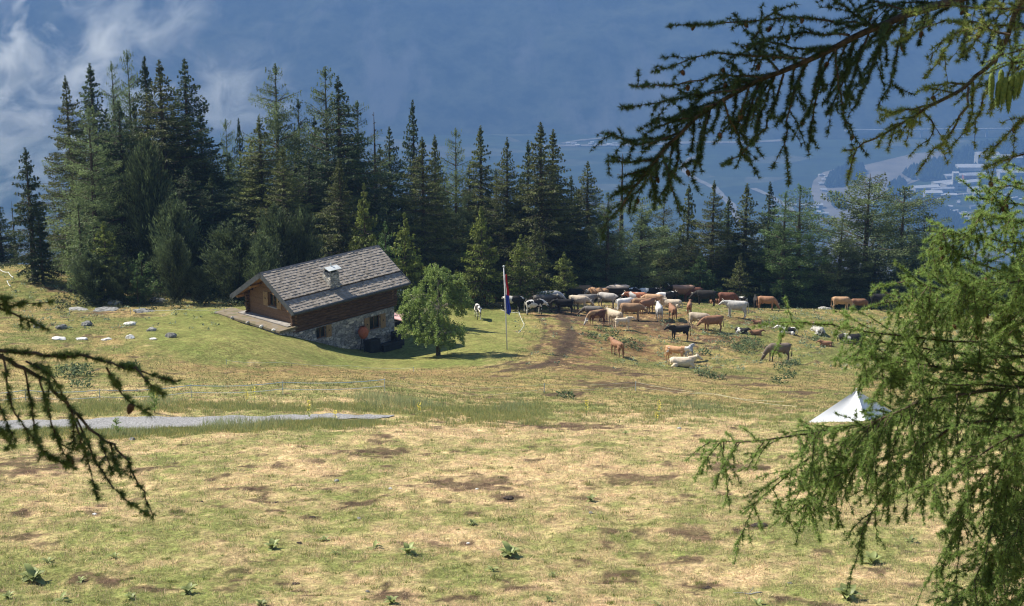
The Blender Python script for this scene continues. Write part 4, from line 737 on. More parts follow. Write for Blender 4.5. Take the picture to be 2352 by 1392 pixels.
M['twig2'] = mat_n('pale_limb', (.22, .19, .15), (.42, .38, .32), 12, .9, .3, .004); M['c_leafy'] = mat_leaf('leafy_tree_leaves', (.21, .285, .075), .42, .0, .5)
leafy()
# ------------------------------------------------------------------ cattle
def loft(mb, S, n=14, side=(0, 1, 0)):
    """S: list of (x, y, z, half width, half height): closed elliptical loft"""
    P = [Vector(s[:3]) for s in S]; N = len(P); V = []; sd = Vector(side)
    for i, s in enumerate(S):
        d = (P[min(i + 1, N - 1)] - P[max(i - 1, 0)]).normalized(); sv = (sd - d * sd.dot(d)).normalized(); u = d.cross(sv)
        for k in range(n):
            a = 2 * math.pi * k / n; V.append(P[i] + sv * math.cos(a) * s[3] + u * math.sin(a) * s[4])
    F = [(i * n + k, i * n + (k + 1) % n, (i + 1) * n + (k + 1) % n, (i + 1) * n + k) for i in range(N - 1) for k in range(n)] + [tuple(range(n))[::-1], tuple((N - 1) * n + k for k in range(n))]
    mb.add(V, F)
def cowmesh(pose, calf=False):
    mb = MB(); lying = pose == 'lie'; dz = -.62 if lying else 0
    k = .86 if calf else 1
    T = [(-.86, 0, 1.10, .06, .10), (-.80, 0, 1.10, .19, .20), (-.66, 0, 1.09, .255, .265), (-.42, 0, 1.04, .27, .31), (-.1, 0, .985, .325, .365), (.2, 0, .98, .31, .37), (.45, 0, 1.02, .245, .345), (.62, 0, 1.05, .20, .29), (.74, 0, 1.06, .12, .18)]
    if calf: T = [(x, y, z + .02, w * .8, h * .78) for x, y, z, w, h in T]
    loft(mb, [(x, y, z + dz, w * (1.12 if lying else 1), h * (.97 if lying else 1)) for x, y, z, w, h in T], 18)
    if pose == 'graze': neck = [(.45, 0, 1.06, .17, .30), (.74, 0, .92, .14, .23), (.92, .02, .70, .115, .17), (1.02, .03, .52, .095, .13)]; hd = Vector((1.0, .03, .50)); hdir = Vector((.55, .0, -.84))
    elif pose == 'turn': neck = [(.45, 0, 1.10, .17, .30), (.74, -.05, 1.16, .14, .23), (.90, -.16, 1.24, .115, .17), (.95, -.25, 1.28, .10, .13)]; hd = Vector((.94, -.24, 1.29)); hdir = Vector((.40, -.74, -.50))
    elif pose == 'low': neck = [(.45, 0, 1.08, .17, .30), (.76, 0, 1.03, .14, .23), (.96, 0, .94, .115, .17), (1.06, 0, .88, .10, .13)]; hd = Vector((1.03, 0, .89)); hdir = Vector((.66, 0, -.70))
    elif lying: neck = [(.45, 0, .52, .17, .27), (.72, .03, .62, .14, .21), (.88, .05, .72, .11, .15), (.94, .05, .76, .10, .12)]; hd = Vector((.92, .05, .77)); hdir = Vector((.84, .05, -.52))
    else: neck = [(.45, 0, 1.10, .17, .30), (.74, 0, 1.15, .14, .23), (.93, 0, 1.20, .115, .17), (1.0, 0, 1.22, .10, .13)]; hd = Vector((.98, 0, 1.24)); hdir = Vector((.80, 0, -.60))
    loft(mb, neck, 12); hdir.normalize(); q = lambda t, w, h: (*(hd + hdir * t), w, h)
    loft(mb, [q(-.12, .05, .06), q(-.06, .10, .115), q(.06, .112, .125), q(.18, .092, .11), q(.32, .066, .082), q(.42, .062, .070), q(.47, .04, .045)], 12)
    sdv = Vector((0, 1, 0)) if abs(hdir.y) < .5 else Vector((1, .4, 0)).normalized(); sdv = (sdv - hdir * sdv.dot(hdir)).normalized(); upv = sdv.cross(hdir); upv = upv if upv.z > 0 else -upv
    for s in (-1, 1):
        e0 = hd + sdv * s * .08 + upv * .05 - hdir * .02; e1 = e0 + sdv * s * .17 - upv * .02 - hdir * .03
        loft(mb, [(*e0, .035, .022), (*(e0.lerp(e1, .5)), .055, .022), (*e1, .02, .014)], 8, tuple(hdir))
    if not lying:
        for s in (-1, 1):
            o = {-1: .04, 1: -.05}[s]
            loft(mb, [(.50, s * .15, .95, .09, .16), (.49 + o, s * .17, .72, .075, .10), (.50 + o, s * .165, .46, .052, .058), (.50 + o, s * .165, .40, .05, .055), (.50 + o, s * .165, .14, .038, .040), (.53 + o, s * .165, .05, .055, .055), (.54 + o, s * .165, -.01, .058, .06)], 10)
            loft(mb, [(-.62, s * .15, 1.02, .10, .22), (-.60 - o, s * .18, .78, .095, .17), (-.66 - o, s * .175, .58, .06, .085), (-.74 - o, s * .17, .44, .045, .06), (-.71 - o, s * .17, .15, .038, .042), (-.67 - o, s * .17, .05, .055, .055), (-.66 - o, s * .17, -.01, .058, .06)], 10)
        loft(mb, [(-.42, 0, .80, .10, .10), (-.40, 0, .66, .12, .12), (-.36, 0, .58, .07, .08)], 10)
        loft(mb, [(-.84, 0, 1.28, .035, .035), (-.93, .01, 1.18, .03, .03), (-.95, .03, .85, .022, .022), (-.93, .04, .62, .03, .03), (-.93, .04, .42, .045, .045), (-.93, .04, .34, .02, .02)], 8)
    else:
        for s in (-1, 1):
            loft(mb, [(-.35, s * .26, .30, .10, .12), (-.52, s * .34, .22, .13, .19), (-.72, s * .34, .14, .08, .10), (-.55, s * .38, .07, .05, .06), (-.25, s * .40, .05, .045, .05)], 10)
            loft(mb, [(.42, s * .20, .34, .08, .12), (.66, s * .24, .20, .075, .09), (.80, s * .24, .10, .06, .06), (.58, s * .24, .05, .045, .05), (.42, s * .22, .05, .045, .045)], 10)
        loft(mb, [(-.84, 0, .62, .035, .035), (-.95, .06, .40, .03, .03), (-.95, .2, .12, .03, .03), (-.80, .35, .05, .045, .03)], 8)
    me = mb.mesh('b'); o = bpy.data.objects.new('b', me); COL.objects.link(o); r = o.modifiers.new('r', 'REMESH'); r.mode = 'VOXEL'; r.voxel_size = .021; r.use_smooth_shade = True
    sm = o.modifiers.new('s', 'SMOOTH'); sm.factor = .5; sm.iterations = 3
    bpy.context.view_layer.update(); ev = o.evaluated_get(bpy.context.evaluated_depsgraph_get()); m2 = bpy.data.meshes.new_from_object(ev); bpy.data.objects.remove(o)
    m2.polygons.foreach_set('use_smooth', [True] * len(m2.polygons)); n = len(m2.vertices); co = np.empty(n * 3, np.float32); m2.vertices.foreach_get('co', co); co = co.reshape(-1, 3); mz = np.array(hd + hdir * .45)
    hoof = np.clip((.10 - co[:, 2]) / .03, 0, 1) * (0 if lying else 1); muz = np.clip((.13 - np.linalg.norm(co - mz, axis=1)) / .05, 0, 1); hdm = np.clip((.42 - np.linalg.norm(co - np.array(hd + hdir * .12), axis=1)) / .08, 0, 1)
    a = m2.color_attributes.new('mark', 'FLOAT_COLOR', 'POINT'); c = np.stack([np.maximum(hoof, muz * .8), muz, hdm, np.ones(n)], 1).astype(np.float32); a.data.foreach_set('color', c.ravel())
    hb = MB()
    horns = []
    for s in (-1, 1):
        h0 = hd + sdv * s * .07 + upv * .09 - hdir * .05; h1 = h0 + sdv * s * .12 + upv * .04; h2 = h1 + sdv * s * .03 + upv * .11 + hdir * .03; horns.append(MB().tube([h0, h1, h2], [.022, .017, .006], 8).mesh('horn', True))
    eyes = []
    for s in (-1, 1):
        bm = bmesh.new(); bmesh.ops.create_icosphere(bm, subdivisions=2, radius=.022); bmesh.ops.translate(bm, vec=hd + hdir * .10 + sdv * s * .098 + upv * .045, verts=bm.verts); e = bpy.data.meshes.new('eye'); bm.to_mesh(e); bm.free(); eyes.append(e)
    return m2, horns, eyes
def coat(name, base, belly=None, patch=None, seed=0, head=None, scale=1.6, thr=.52, top=None, muzzle=(.05, .04, .035)):
    m, nt, b = newmat(name); tc = nn(nt, 'ShaderNodeTexCoord'); n = noise(nt, 7, 4, .6); c = mix(nt, ramp(nt, n.outputs[0], [(.3, (0, 0, 0)), (.7, (1, 1, 1))]), tuple(v * .78 for v in base), tuple(min(1, v * 1.15) for v in base))
    sx = nn(nt, 'ShaderNodeSeparateXYZ'); nt.links.new(tc.outputs['Object'], sx.inputs[0])
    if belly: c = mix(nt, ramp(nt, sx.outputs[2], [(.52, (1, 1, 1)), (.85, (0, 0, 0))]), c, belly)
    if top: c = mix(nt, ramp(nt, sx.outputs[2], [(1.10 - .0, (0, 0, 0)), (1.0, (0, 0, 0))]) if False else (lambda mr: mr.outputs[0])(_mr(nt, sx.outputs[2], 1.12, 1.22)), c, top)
    if patch:
        pn = noise(nt, scale, 2, .4); nt.nodes[-1] if False else None; mpp = [x for x in nt.nodes if x.bl_idname == 'ShaderNodeMapping'][-1]; mpp.inputs['Location'].default_value = (seed * 3.1, seed * 1.7, seed)
        c = mix(nt, ramp(nt, pn.outputs[0], [(thr, (0, 0, 0)), (thr + .02, (1, 1, 1))]), c, patch)
    at = nn(nt, 'ShaderNodeAttribute', attribute_name='mark'); sp_ = nn(nt, 'ShaderNodeSeparateColor'); nt.links.new(at.outputs['Color'], sp_.inputs[0])
    if head: c = mix(nt, sp_.outputs[2], c, head)
    oi = nn(nt, 'ShaderNodeObjectInfo'); hs = nn(nt, 'ShaderNodeHueSaturation'); vr = nn(nt, 'ShaderNodeMapRange'); vr.inputs['To Min'].default_value = .72; vr.inputs['To Max'].default_value = 1.25; nt.links.new(oi.outputs['Random'], vr.inputs['Value']); nt.links.new(vr.outputs[0], hs.inputs['Value']); hs.inputs['Saturation'].default_value = .92; nt.links.new(c, hs.inputs['Color']); c = hs.outputs[0]
    c = mix(nt, sp_.outputs[0], c, muzzle); nt.links.new(c, b.inputs['Base Color']); b.inputs['Roughness'].default_value = .75; bump(nt, b, n.outputs[0], .15, .01); return m
def _mr(nt, s, a, b_):
    r = nn(nt, 'ShaderNodeMapRange'); r.inputs['From Min'].default_value = a; r.inputs['From Max'].default_value = b_; nt.links.new(s, r.inputs['Value']); return r
TAN, ORG, RED, BLK, WHT, GRY, CRM, DBR = (.40, .235, .12), (.29, .14, .07), (.15, .052, .028), (.016, .014, .013), (.62, .60, .56), (.22, .205, .19), (.55, .45, .33), (.085, .050, .032)
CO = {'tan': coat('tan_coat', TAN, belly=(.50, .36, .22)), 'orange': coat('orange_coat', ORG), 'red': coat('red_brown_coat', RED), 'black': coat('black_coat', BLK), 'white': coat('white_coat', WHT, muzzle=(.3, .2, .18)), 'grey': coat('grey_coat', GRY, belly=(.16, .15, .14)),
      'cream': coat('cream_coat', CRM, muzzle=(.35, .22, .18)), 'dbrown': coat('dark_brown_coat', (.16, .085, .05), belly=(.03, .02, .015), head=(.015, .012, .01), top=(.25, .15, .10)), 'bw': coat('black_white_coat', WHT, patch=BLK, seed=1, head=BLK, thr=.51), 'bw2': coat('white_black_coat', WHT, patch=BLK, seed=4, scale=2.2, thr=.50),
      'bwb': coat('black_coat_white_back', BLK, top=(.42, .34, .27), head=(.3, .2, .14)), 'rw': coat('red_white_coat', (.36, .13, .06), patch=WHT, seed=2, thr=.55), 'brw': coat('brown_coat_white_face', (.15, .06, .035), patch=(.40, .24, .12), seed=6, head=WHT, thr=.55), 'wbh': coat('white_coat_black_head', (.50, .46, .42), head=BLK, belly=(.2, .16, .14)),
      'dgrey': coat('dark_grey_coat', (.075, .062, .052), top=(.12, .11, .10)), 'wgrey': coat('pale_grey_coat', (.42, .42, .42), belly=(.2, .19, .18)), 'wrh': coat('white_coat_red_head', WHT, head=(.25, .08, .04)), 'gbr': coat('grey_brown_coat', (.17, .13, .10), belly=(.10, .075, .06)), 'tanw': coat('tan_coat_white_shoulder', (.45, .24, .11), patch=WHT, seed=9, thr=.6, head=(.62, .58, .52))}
M['horn'] = mat_n('horn', (.5, .45, .36), (.65, .6, .5), 8, .5, 0); M['eye'] = mat_n('eye', (.01, .008, .006), (.02, .015, .012), 8, .2, 0)
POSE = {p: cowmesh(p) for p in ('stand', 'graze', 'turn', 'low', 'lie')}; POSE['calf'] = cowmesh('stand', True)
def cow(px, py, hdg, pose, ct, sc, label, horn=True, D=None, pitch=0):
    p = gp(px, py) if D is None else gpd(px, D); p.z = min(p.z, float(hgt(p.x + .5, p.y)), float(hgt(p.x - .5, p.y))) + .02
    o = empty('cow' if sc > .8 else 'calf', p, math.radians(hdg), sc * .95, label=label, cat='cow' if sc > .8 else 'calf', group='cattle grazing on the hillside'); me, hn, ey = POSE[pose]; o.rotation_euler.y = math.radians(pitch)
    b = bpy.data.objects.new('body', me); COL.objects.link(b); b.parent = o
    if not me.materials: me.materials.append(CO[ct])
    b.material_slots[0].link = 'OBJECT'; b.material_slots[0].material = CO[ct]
    for L, m_, nm in ((hn if horn else [], M['horn'], 'horn'), (ey, M['eye'], 'eye')):
        for h in L:
            if not h.materials: h.materials.append(m_)
            c = bpy.data.objects.new(nm, h); COL.objects.link(c); c.parent = b
COWS = [(1104, 690, 5, 'low', 'rw', 1, 'red and white cow half behind the leafy tree top right', 132), (1098, 704, -80, 'stand', 'bw2', .85, 'spotted grey white cow facing the camera beside the leafy tree', 124),
 (1178, 716, 0, 'low', 'bw', .98, 'black and white cow walking behind the flagpole', None), (1262, 708, 5, 'low', 'wgrey', 1.08, 'pale grey cow behind the dark grey one right of the flag', None), (1250, 717, 4, 'stand', 'dgrey', 1.08, 'dark grey cow in front right of the flag', None),
 (1275, 693, -8, 'low', 'tan', 1.02, 'tan horned cow with pale face at the back left of the herd', None), (1316, 697, 172, 'low', 'black', .98, 'black cow with raised horned head between two tan cows', None), (1338, 691, 5, 'low', 'tan', 1.05, 'long tan cow behind the standing grey one', None),
 (1346, 713, 4, 'stand', 'grey', .98, 'grey cow in profile with hanging tail left of the black headed one', None), (1374, 697, 160, 'low', 'tanw', 1.02, 'tan and white cow facing the long tan one', None), (1418, 697, 186, 'low', 'bwb', 1.18, 'large black cow with pale back and tan tail', None),
 (1396, 708, -25, 'low', 'wbh', .98, 'pale cow with lowered black head in front of the large black one', None), (1370, 744, 205, 'graze', 'brw', .92, 'brown cow with white face grazing nearest the dark track', None), (1411, 746, 130, 'stand', 'cream', .94, 'cream cow turned away beside the white faced brown cow', None),
 (1450, 735, -6, 'low', 'tan', 1.06, 'tan cow in profile at the middle front of the herd', None), (1473, 719, 12, 'low', 'tan', .96, 'tan cow behind the one at the middle front', None), (1486, 722, 40, 'stand', 'orange', .92, 'brown orange cow turned half away beside the white grey one', None),
 (1424, 686, 120, 'turn', 'tanw', 1.02, 'orange and white cow holding its head highest in the herd', None), (1402, 683, 10, 'stand', 'bw', .98, 'black and white cow left of the cow with the highest head', None), (1442, 686, 200, 'stand', 'bw2', .98, 'spotted cow right behind the pale backed black one', None), (1466, 688, -60, 'low', 'bw2', .95, 'white backed spotted cow in the back row of the herd', None),
 (1490, 687, 0, 'turn', 'bw', 1.0, 'black and white cow at the right of the back row', None), (1502, 689, 10, 'low', 'black', .92, 'small black cow ending the back row', None), (1474, 691, 90, 'calf', 'dbrown', .85, 'small brown cow seen from behind in the back row', None),
 (1513, 737, 92, 'stand', 'wgrey', .98, 'white grey cow seen straight from behind', None), (1541, 708, 175, 'lie', 'cream', 1.02, 'horned cream cow lying at the back right of the herd', None), (1567, 694, 183, 'stand', 'dbrown', 1.22, 'big dark brown cow with black head and horns', None), (1588, 689, 178, 'stand', 'red', 1.1, 'red brown cow mostly hidden behind the big dark brown one', None),
 (1620, 703, 170, 'low', 'black', 1.08, 'black cow right behind the big dark brown one', None), (1583, 724, 80, 'calf', 'orange', .78, 'orange calf standing alone seen from behind', None), (1671, 703, -8, 'graze', 'red', .98, 'dark red cow grazing near the wood edge', None), (1697, 699, 160, 'low', 'bw2', .82, 'small spotted cow right of the dark red grazing one', None),
 (1648, 698, 0, 'lie', 'orange', .8, 'orange cow lying behind the dark red grazing one', None), (1690, 732, 172, 'stand', 'white', 1.08, 'white cow standing alone on the green slope', None), (1606, 756, -20, 'low', 'cream', 1.0, 'cream cow touching heads with the red brown one', None), (1636, 763, 195, 'low', 'orange', 1.0, 'red brown cow touching heads with the cream one', None),
 (1560, 786, 188, 'calf', 'black', .92, 'black calf standing alone in front of the herd', None), (1552, 832, -22, 'calf', 'tanw', .9, 'tan calf with dark face above the lying cream cow', None), (1579, 829, 55, 'calf', 'white', .82, 'white calf half hidden behind the tan calf', None), (1568, 844, -3, 'lie', 'cream', 1.05, 'cream cow lying nearest the camera below two calves', None),
 (1703, 767, -30, 'lie', 'bw', .62, 'dark and white calf lying on the green slope', None), (1736, 771, -10, 'lie', 'orange', .58, 'orange calf lying right of the dark and white one', None), (1740, 744, 180, 'lie', 'orange', .45, 'tiny orange calf lying higher on the slope', None), (1736, 702, 88, 'stand', 'black', .85, 'dark cow seen from behind against the wood', None),
 (1761, 709, -12, 'graze', 'orange', .95, 'orange cow grazing alone near the wood edge', None), (1787, 831, 186, 'graze', 'gbr', 1.06, 'grey brown cow grazing alone left of the larch boughs', None), (1808, 764, 170, 'lie', 'bw2', .85, 'spotted calf lying behind the larch twig tip', None), (1877, 766, 110, 'lie', 'wrh', .9, 'white calf with red head lying behind the larch twig', None),
 (1955, 786, -8, 'lie', 'bw', 1.15, 'white cow with black head lying behind the larch boughs', None), (1897, 798, 180, 'lie', 'orange', .6, 'orange calf lying just above the larch boughs', None), (1932, 712, -4, 'graze', 'tan', 1.0, 'tan orange cow grazing on the right crest', None), (1973, 713, -3, 'graze', 'orange', .9, 'smaller orange cow next to the one on the right crest', None),
 (2022, 716, 0, 'low', 'black', 1.2, 'black cow in the shade on the right crest', None), (2100, 720, -6, 'graze', 'orange', .98, 'orange cow seen above the larch twigs at far right', None), (2128, 727, -10, 'graze', 'rw', .7, 'small red and white calf at the right end of the crest', None), (1416, 817, 118, 'calf', 'orange', .92, 'brown calf seen from behind nearest the dark track', None),
 (1205, 704, 175, 'low', 'tanw', .95, 'tan and white cow behind the walking black and white one', 131), (1228, 712, 20, 'low', 'bw2', .95, 'spotted cow between the flag and the dark grey pair', 127), (1296, 712, 185, 'stand', 'black', .9, 'black cow facing left beside the dark grey pair', 128), (1330, 706, -15, 'low', 'cream', .95, 'cream cow behind the standing grey one', 130), (1362, 722, 170, 'low', 'dgrey', .9, 'dark grey cow between the standing grey one and the cream one', 126),
 (1436, 712, 20, 'low', 'white', .95, 'white cow between the large black one and the tan ones', 130), (1462, 703, 175, 'stand', 'rw', .98, 'red and white cow behind the tan pair', 133), (1500, 707, 170, 'low', 'tan', .95, 'tan cow facing left behind the brown orange one', 132), (1528, 699, 15, 'stand', 'bw', .95, 'black and white cow behind the lying cream one', 134), (1384, 688, 10, 'low', 'dbrown', 1.0, 'dark brown cow at the back behind the large black one', 137), (1545, 722, 100, 'stand', 'orange', .9, 'orange cow turned away right of the white grey one', 127), (1430, 762, 15, 'calf', 'cream', .8, 'cream calf below the tan cow of the middle front', None),
 (912, 690, 20, 'low', 'white', .95, 'white cow in the gap between chalet and leafy tree', 132)]
for px, py, hdg, pose, ct, sc, lb, D in COWS: cow(px, py, hdg, pose, ct, sc, lb, horn=sc > .93 and pose != 'calf', D=D)
# ------------------------------------------------------------------ near larch boughs
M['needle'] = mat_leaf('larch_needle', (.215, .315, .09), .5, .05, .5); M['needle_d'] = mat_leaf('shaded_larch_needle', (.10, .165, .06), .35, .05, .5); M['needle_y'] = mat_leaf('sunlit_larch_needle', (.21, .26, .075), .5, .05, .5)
M['cone'] = mat_n('larch_cone', (.05, .026, .015), (.16, .085, .045), 60, .9, .4, .003); M['cone_g'] = mat_n('green_spruce_cone', (.07, .12, .03), (.16, .20, .05), 60, .8, .3, .003)
def cone_mesh(L, r, n=7):
    mb = MB(); rg = random.Random(3); mb.tube([(0, 0, 0), (0, 0, -L * .1), (0, 0, -L * .45), (0, 0, -L * .8), (0, 0, -L)], [r * .3, r * .7, r * .8, r * .5, r * .1], 8)
    for k in range(n):
        z = -L * (.08 + .85 * k / n); rr_ = r * (1.0 - .5 * abs(k / n - .35)); 
        for q in range(6):
            a = q * 1.047 + k * .5; c, s = math.cos(a), math.sin(a); c2, s2 = math.cos(a + .5), math.sin(a + .5); c3, s3 = math.cos(a - .5), math.sin(a - .5)
            mb.add([(c2 * rr_ * .5, s2 * rr_ * .5, z), (c3 * rr_ * .5, s3 * rr_ * .5, z), (c * rr_ * 1.15, s * rr_ * 1.15, z - L * .11)], [(0, 1, 2)])
    return mb.mesh('cone')
CONE = cone_mesh(.032, .013); CONE.materials.append(M['cone']); SCONE = cone_mesh(.12, .017, 14); SCONE.materials.append(M['cone_g'])
class Bough:
    def __init__(s, seed, cp=.35): s.cp = cp; s.r = np.random.default_rng(seed); s.w = MB(); s.P = []; s.A = []; s.T = []; s.cones = []
    def curve(s, P, n):
        P = np.array(P, float); d = np.concatenate([[0], np.cumsum(np.linalg.norm(np.diff(P, axis=0), axis=1))]); t = np.linspace(0, d[-1], n)
        C = np.stack([np.interp(t, d, P[:, k]) for k in range(3)], 1)
        for _ in range(2 if n > 5 else 0): C[1:-1] = (C[:-2] + 2 * C[1:-1] + C[2:]) / 4
        return C, d[-1]
    def twig(s, P, r0, r1, shoot=True, dens=70, tone=1.0, start=.1, kids=0, kl=.3, droop=.7, lev=0, jit=.012):
        C, L = s.curve(P, max(4, int(len(P) * 3))); n = len(C); C[1:-1] += s.r.normal(size=(n - 2, 3)) * jit * .35 * min(1, L * 1.5); s.w.tube([tuple(c) for c in C], list(np.linspace(r0, r1, n)), 5 if r0 < .008 else 8, False)
        if shoot:
            m = max(2, int(L * dens)); t = s.r.uniform(start, 1, m); t[0] = 1; i = t * (n - 1); i0 = np.minimum(i.astype(int), n - 2); f = (i - i0)[:, None]; p = C[i0] * (1 - f) + C[i0 + 1] * f; a = C[i0 + 1] - C[i0]; a /= np.linalg.norm(a, axis=1, keepdims=True) + 1e-9
            s.P.append(p); s.A.append(a); s.T.append(np.full(m, tone) * s.r.uniform(.8, 1.2, m)); rr_ = r0 + (r1 - r0) * t
            for q in range(0, m, 1):        # short-shoot knobs on the bark
                if s.r.random() < .25:
                    v = s.r.normal(size=3); v /= np.linalg.norm(v); s.w.tube([tuple(p[q]), tuple(p[q] + v * (rr_[q] + .004))], [.003, .0028], 4)
            if s.r.random() < s.cp * min(1, L * 2): s.cones.append(C[int(n * s.r.uniform(.3, .9))])
        if kids:
            for k in range(kids):
                t = s.r.uniform(.12, .97); i = t * (n - 1); i0 = min(int(i), n - 2); p = C[i0] + (C[i0 + 1] - C[i0]) * (i - i0); a = C[i0 + 1] - C[i0]; a = a / (np.linalg.norm(a) + 1e-9)
                v = s.r.normal(size=3); v -= a * (v @ a); v /= np.linalg.norm(v); l = kl * s.r.uniform(.45, 1.2) * (1.15 - .6 * t); d = a * s.r.uniform(.3, .9) + v * s.r.uniform(.4, .9) + np.array([0, 0, -1.]) * droop * s.r.uniform(0, .8); d /= np.linalg.norm(d)
                Q = [p, p + d * l * .35, p + d * l * .7 + np.array([0, 0, -1.]) * droop * l * .12, p + d * l + np.array([0, 0, -1.]) * droop * l * .34]
                s.twig(Q, r0 * .16 + .0012, .0010, True, dens, tone, .05, kids=(int(l / .12) if lev < 1 else 0), kl=l * .45, droop=droop, lev=lev + 1)
    def build(s, name, label, cat, mn, nlen=.027, nn_=16, nw=.0014, trunk=None, group=None):
        P = np.concatenate(s.P); A = np.concatenate(s.A); T = np.concatenate(s.T); base = Vector(P.mean(0)) if trunk is None else Vector(trunk[0])
        o = empty(name, base, 0, label=label, cat=cat, group=group); inv = -np.array(base)
        s.w.v = [(v[0] + inv[0], v[1] + inv[1], v[2] + inv[2]) for v in s.w.v]; s.w.build('branch', M['twig'], o, True)
        m = len(P); rs = s.r.normal(size=(m, 3)); rs -= A * (rs * A).sum(1, keepdims=True); rs /= np.linalg.norm(rs, axis=1, keepdims=True) + 1e-9     # each short shoot leans its own way
        Pn = np.repeat(P, nn_, 0); An = np.repeat(A, nn_, 0); Rn = np.repeat(rs, nn_, 0); k = len(Pn); D = Rn * s.r.uniform(.3, 1.1, (k, 1)) + An * s.r.uniform(-.2, .9, (k, 1)) + s.r.normal(size=(k, 3)) * .5; D /= np.linalg.norm(D, axis=1, keepdims=True)
        L = nlen * s.r.uniform(.65, 1.15, k); S = np.cross(D, s.r.normal(size=(k, 3))); S /= np.linalg.norm(S, axis=1, keepdims=True) + 1e-9
        V = np.empty((k, 3, 3)); V[:, 0] = Pn + S * nw; V[:, 1] = Pn - S * nw; V[:, 2] = Pn + D * L[:, None]; V += inv; tn = np.repeat(T, nn_) * s.r.uniform(.75, 1.3, k); col = np.stack([tn * s.r.uniform(.85, 1.2, k), tn, tn * .95], 1)
        link('needles', npmesh('needles', V.reshape(-1, 3), np.arange(k * 3).reshape(k, 3), np.repeat(col, 3, 0)), o, M[mn])
        for c in s.cones[:60]:
            q = bpy.data.objects.new('cone', CONE); COL.objects.link(q); q.parent = o; q.location = Vector(c) - base; q.rotation_euler = (s.r.uniform(-.6, .6), s.r.uniform(-.6, .6), 0)
        if trunk is not None:
            a, b = Vector(trunk[0]), Vector(trunk[1]); MB().tube([(0, 0, -.5), (b - a) * .3, (b - a) * .7, b - a], [trunk[2], trunk[2] * .85, trunk[2] * .6, trunk[2] * .3], 12).build('trunk', M['bark'], o, True)
        return o
def shade_leaves(o, shifts, pts, rad, n, seed):
    """leaf clumps added out of view, shifted toward the sun, to shade the bough"""
    r = np.random.default_rng(seed); PP = []
    for sh in shifts:
        for p in pts: PP.append(np.array(p) + np.array(SUNV) * sh + r.normal(size=(n, 3)) * rad)
    P = np.concatenate(PP); k = len(P); V, F = leaves(P, r.normal(size=(k, 3)), r.uniform(.10, .2, k), r.uniform(.02, .045, k), r); V -= np.array(o.location); link('crown', npmesh('crown', V, F, np.ones((len(V), 3))), o, M['needle'])  # this crown holds only the added shading clumps
def PX(L, D): return [at_y(p[0], p[1], (p[2] if len(p) > 2 else D)) for p in L]
# dark overhanging bough, upper right
B = Bough(21); D = 8.0
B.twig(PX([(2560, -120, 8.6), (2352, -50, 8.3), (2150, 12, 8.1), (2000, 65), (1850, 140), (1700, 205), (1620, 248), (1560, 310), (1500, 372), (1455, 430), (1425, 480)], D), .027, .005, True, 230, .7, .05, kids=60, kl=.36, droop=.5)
for L, kd in (([(1990, 60), (1900, 45), (1800, 40), (1680, 52), (1600, 56), (1535, 62)], 3), ([(1880, 120), (1780, 100), (1710, 75), (1685, 30)], 2), ([(1850, 135), (1720, 130), (1640, 120), (1560, 150), (1500, 165)], 6), ([(1760, 180), (1660, 170), (1580, 190), (1500, 200), (1450, 195)], 6), ([(1700, 205), (1600, 215), (1520, 235), (1430, 250)], 6),
             ([(1640, 240), (1560, 270), (1500, 275), (1465, 300)], 5), ([(1570, 300), (1500, 330), (1450, 330), (1398, 306)], 4), ([(1520, 360), (1460, 375), (1393, 370)], 2), ([(1520, 350), (1535, 400), (1548, 450), (1562, 495)], 4), ([(1500, 380), (1470, 440), (1440, 460), (1400, 500), (1378, 530)], 5), ([(1550, 320), (1560, 380), (1530, 420), (1525, 460)], 2),
             ([(1660, 225), (1680, 280), (1705, 340), (1742, 408)], 2), ([(1720, 200), (1700, 260), (1690, 300)], 2), ([(1800, 170), (1780, 230), (1760, 290), (1710, 350), (1658, 382)], 4), ([(1850, 140), (1820, 220), (1800, 300), (1805, 350), (1812, 424)], 3), ([(1890, 130), (1880, 220), (1862, 290), (1858, 355)], 3), ([(1920, 110), (1925, 200), (1945, 290), (1992, 356)], 3),
             ([(1960, 90), (1945, 170), (1915, 230), (1900, 262)], 3), ([(2030, 60), (2010, 150), (1990, 190), (1968, 238)], 4), ([(1760, 180), (1740, 240), (1725, 290)], 2), ([(2080, 40), (2060, 120), (2040, 190), (2075, 215)], 3), ([(2000, 60), (1930, 10), (1870, -30)], 5), ([(2100, 30), (2000, 0), (1930, -40)], 6), ([(1790, 165), (1720, 100), (1760, 30), (1830, 10)], 5), ([(1950, 80), (1840, 75), (1760, 90), (1690, 130)], 6)):
    B.twig(PX([(p[0], p[1], D + B.r.uniform(-.25, .25)) for p in L], D), .006, .0016, True, 120, .7, .03, kids=kd + 2, kl=.17, droop=.5, lev=1)
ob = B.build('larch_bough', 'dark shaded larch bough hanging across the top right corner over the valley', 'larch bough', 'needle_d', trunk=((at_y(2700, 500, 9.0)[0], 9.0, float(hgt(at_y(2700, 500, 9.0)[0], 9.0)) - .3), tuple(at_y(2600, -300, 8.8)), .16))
shade_leaves(ob, (2.6, 3.4), PX([(2352, -50), (2200, 0), (2050, 50), (1930, 100), (1820, 140), (1720, 190), (1640, 230), (1560, 290), (1500, 350), (1700, 80), (1850, 40), (1560, 180), (1800, 260), (1900, 220), (1450, 260)], 8.0), (.26, .3, .2), 420, 5)
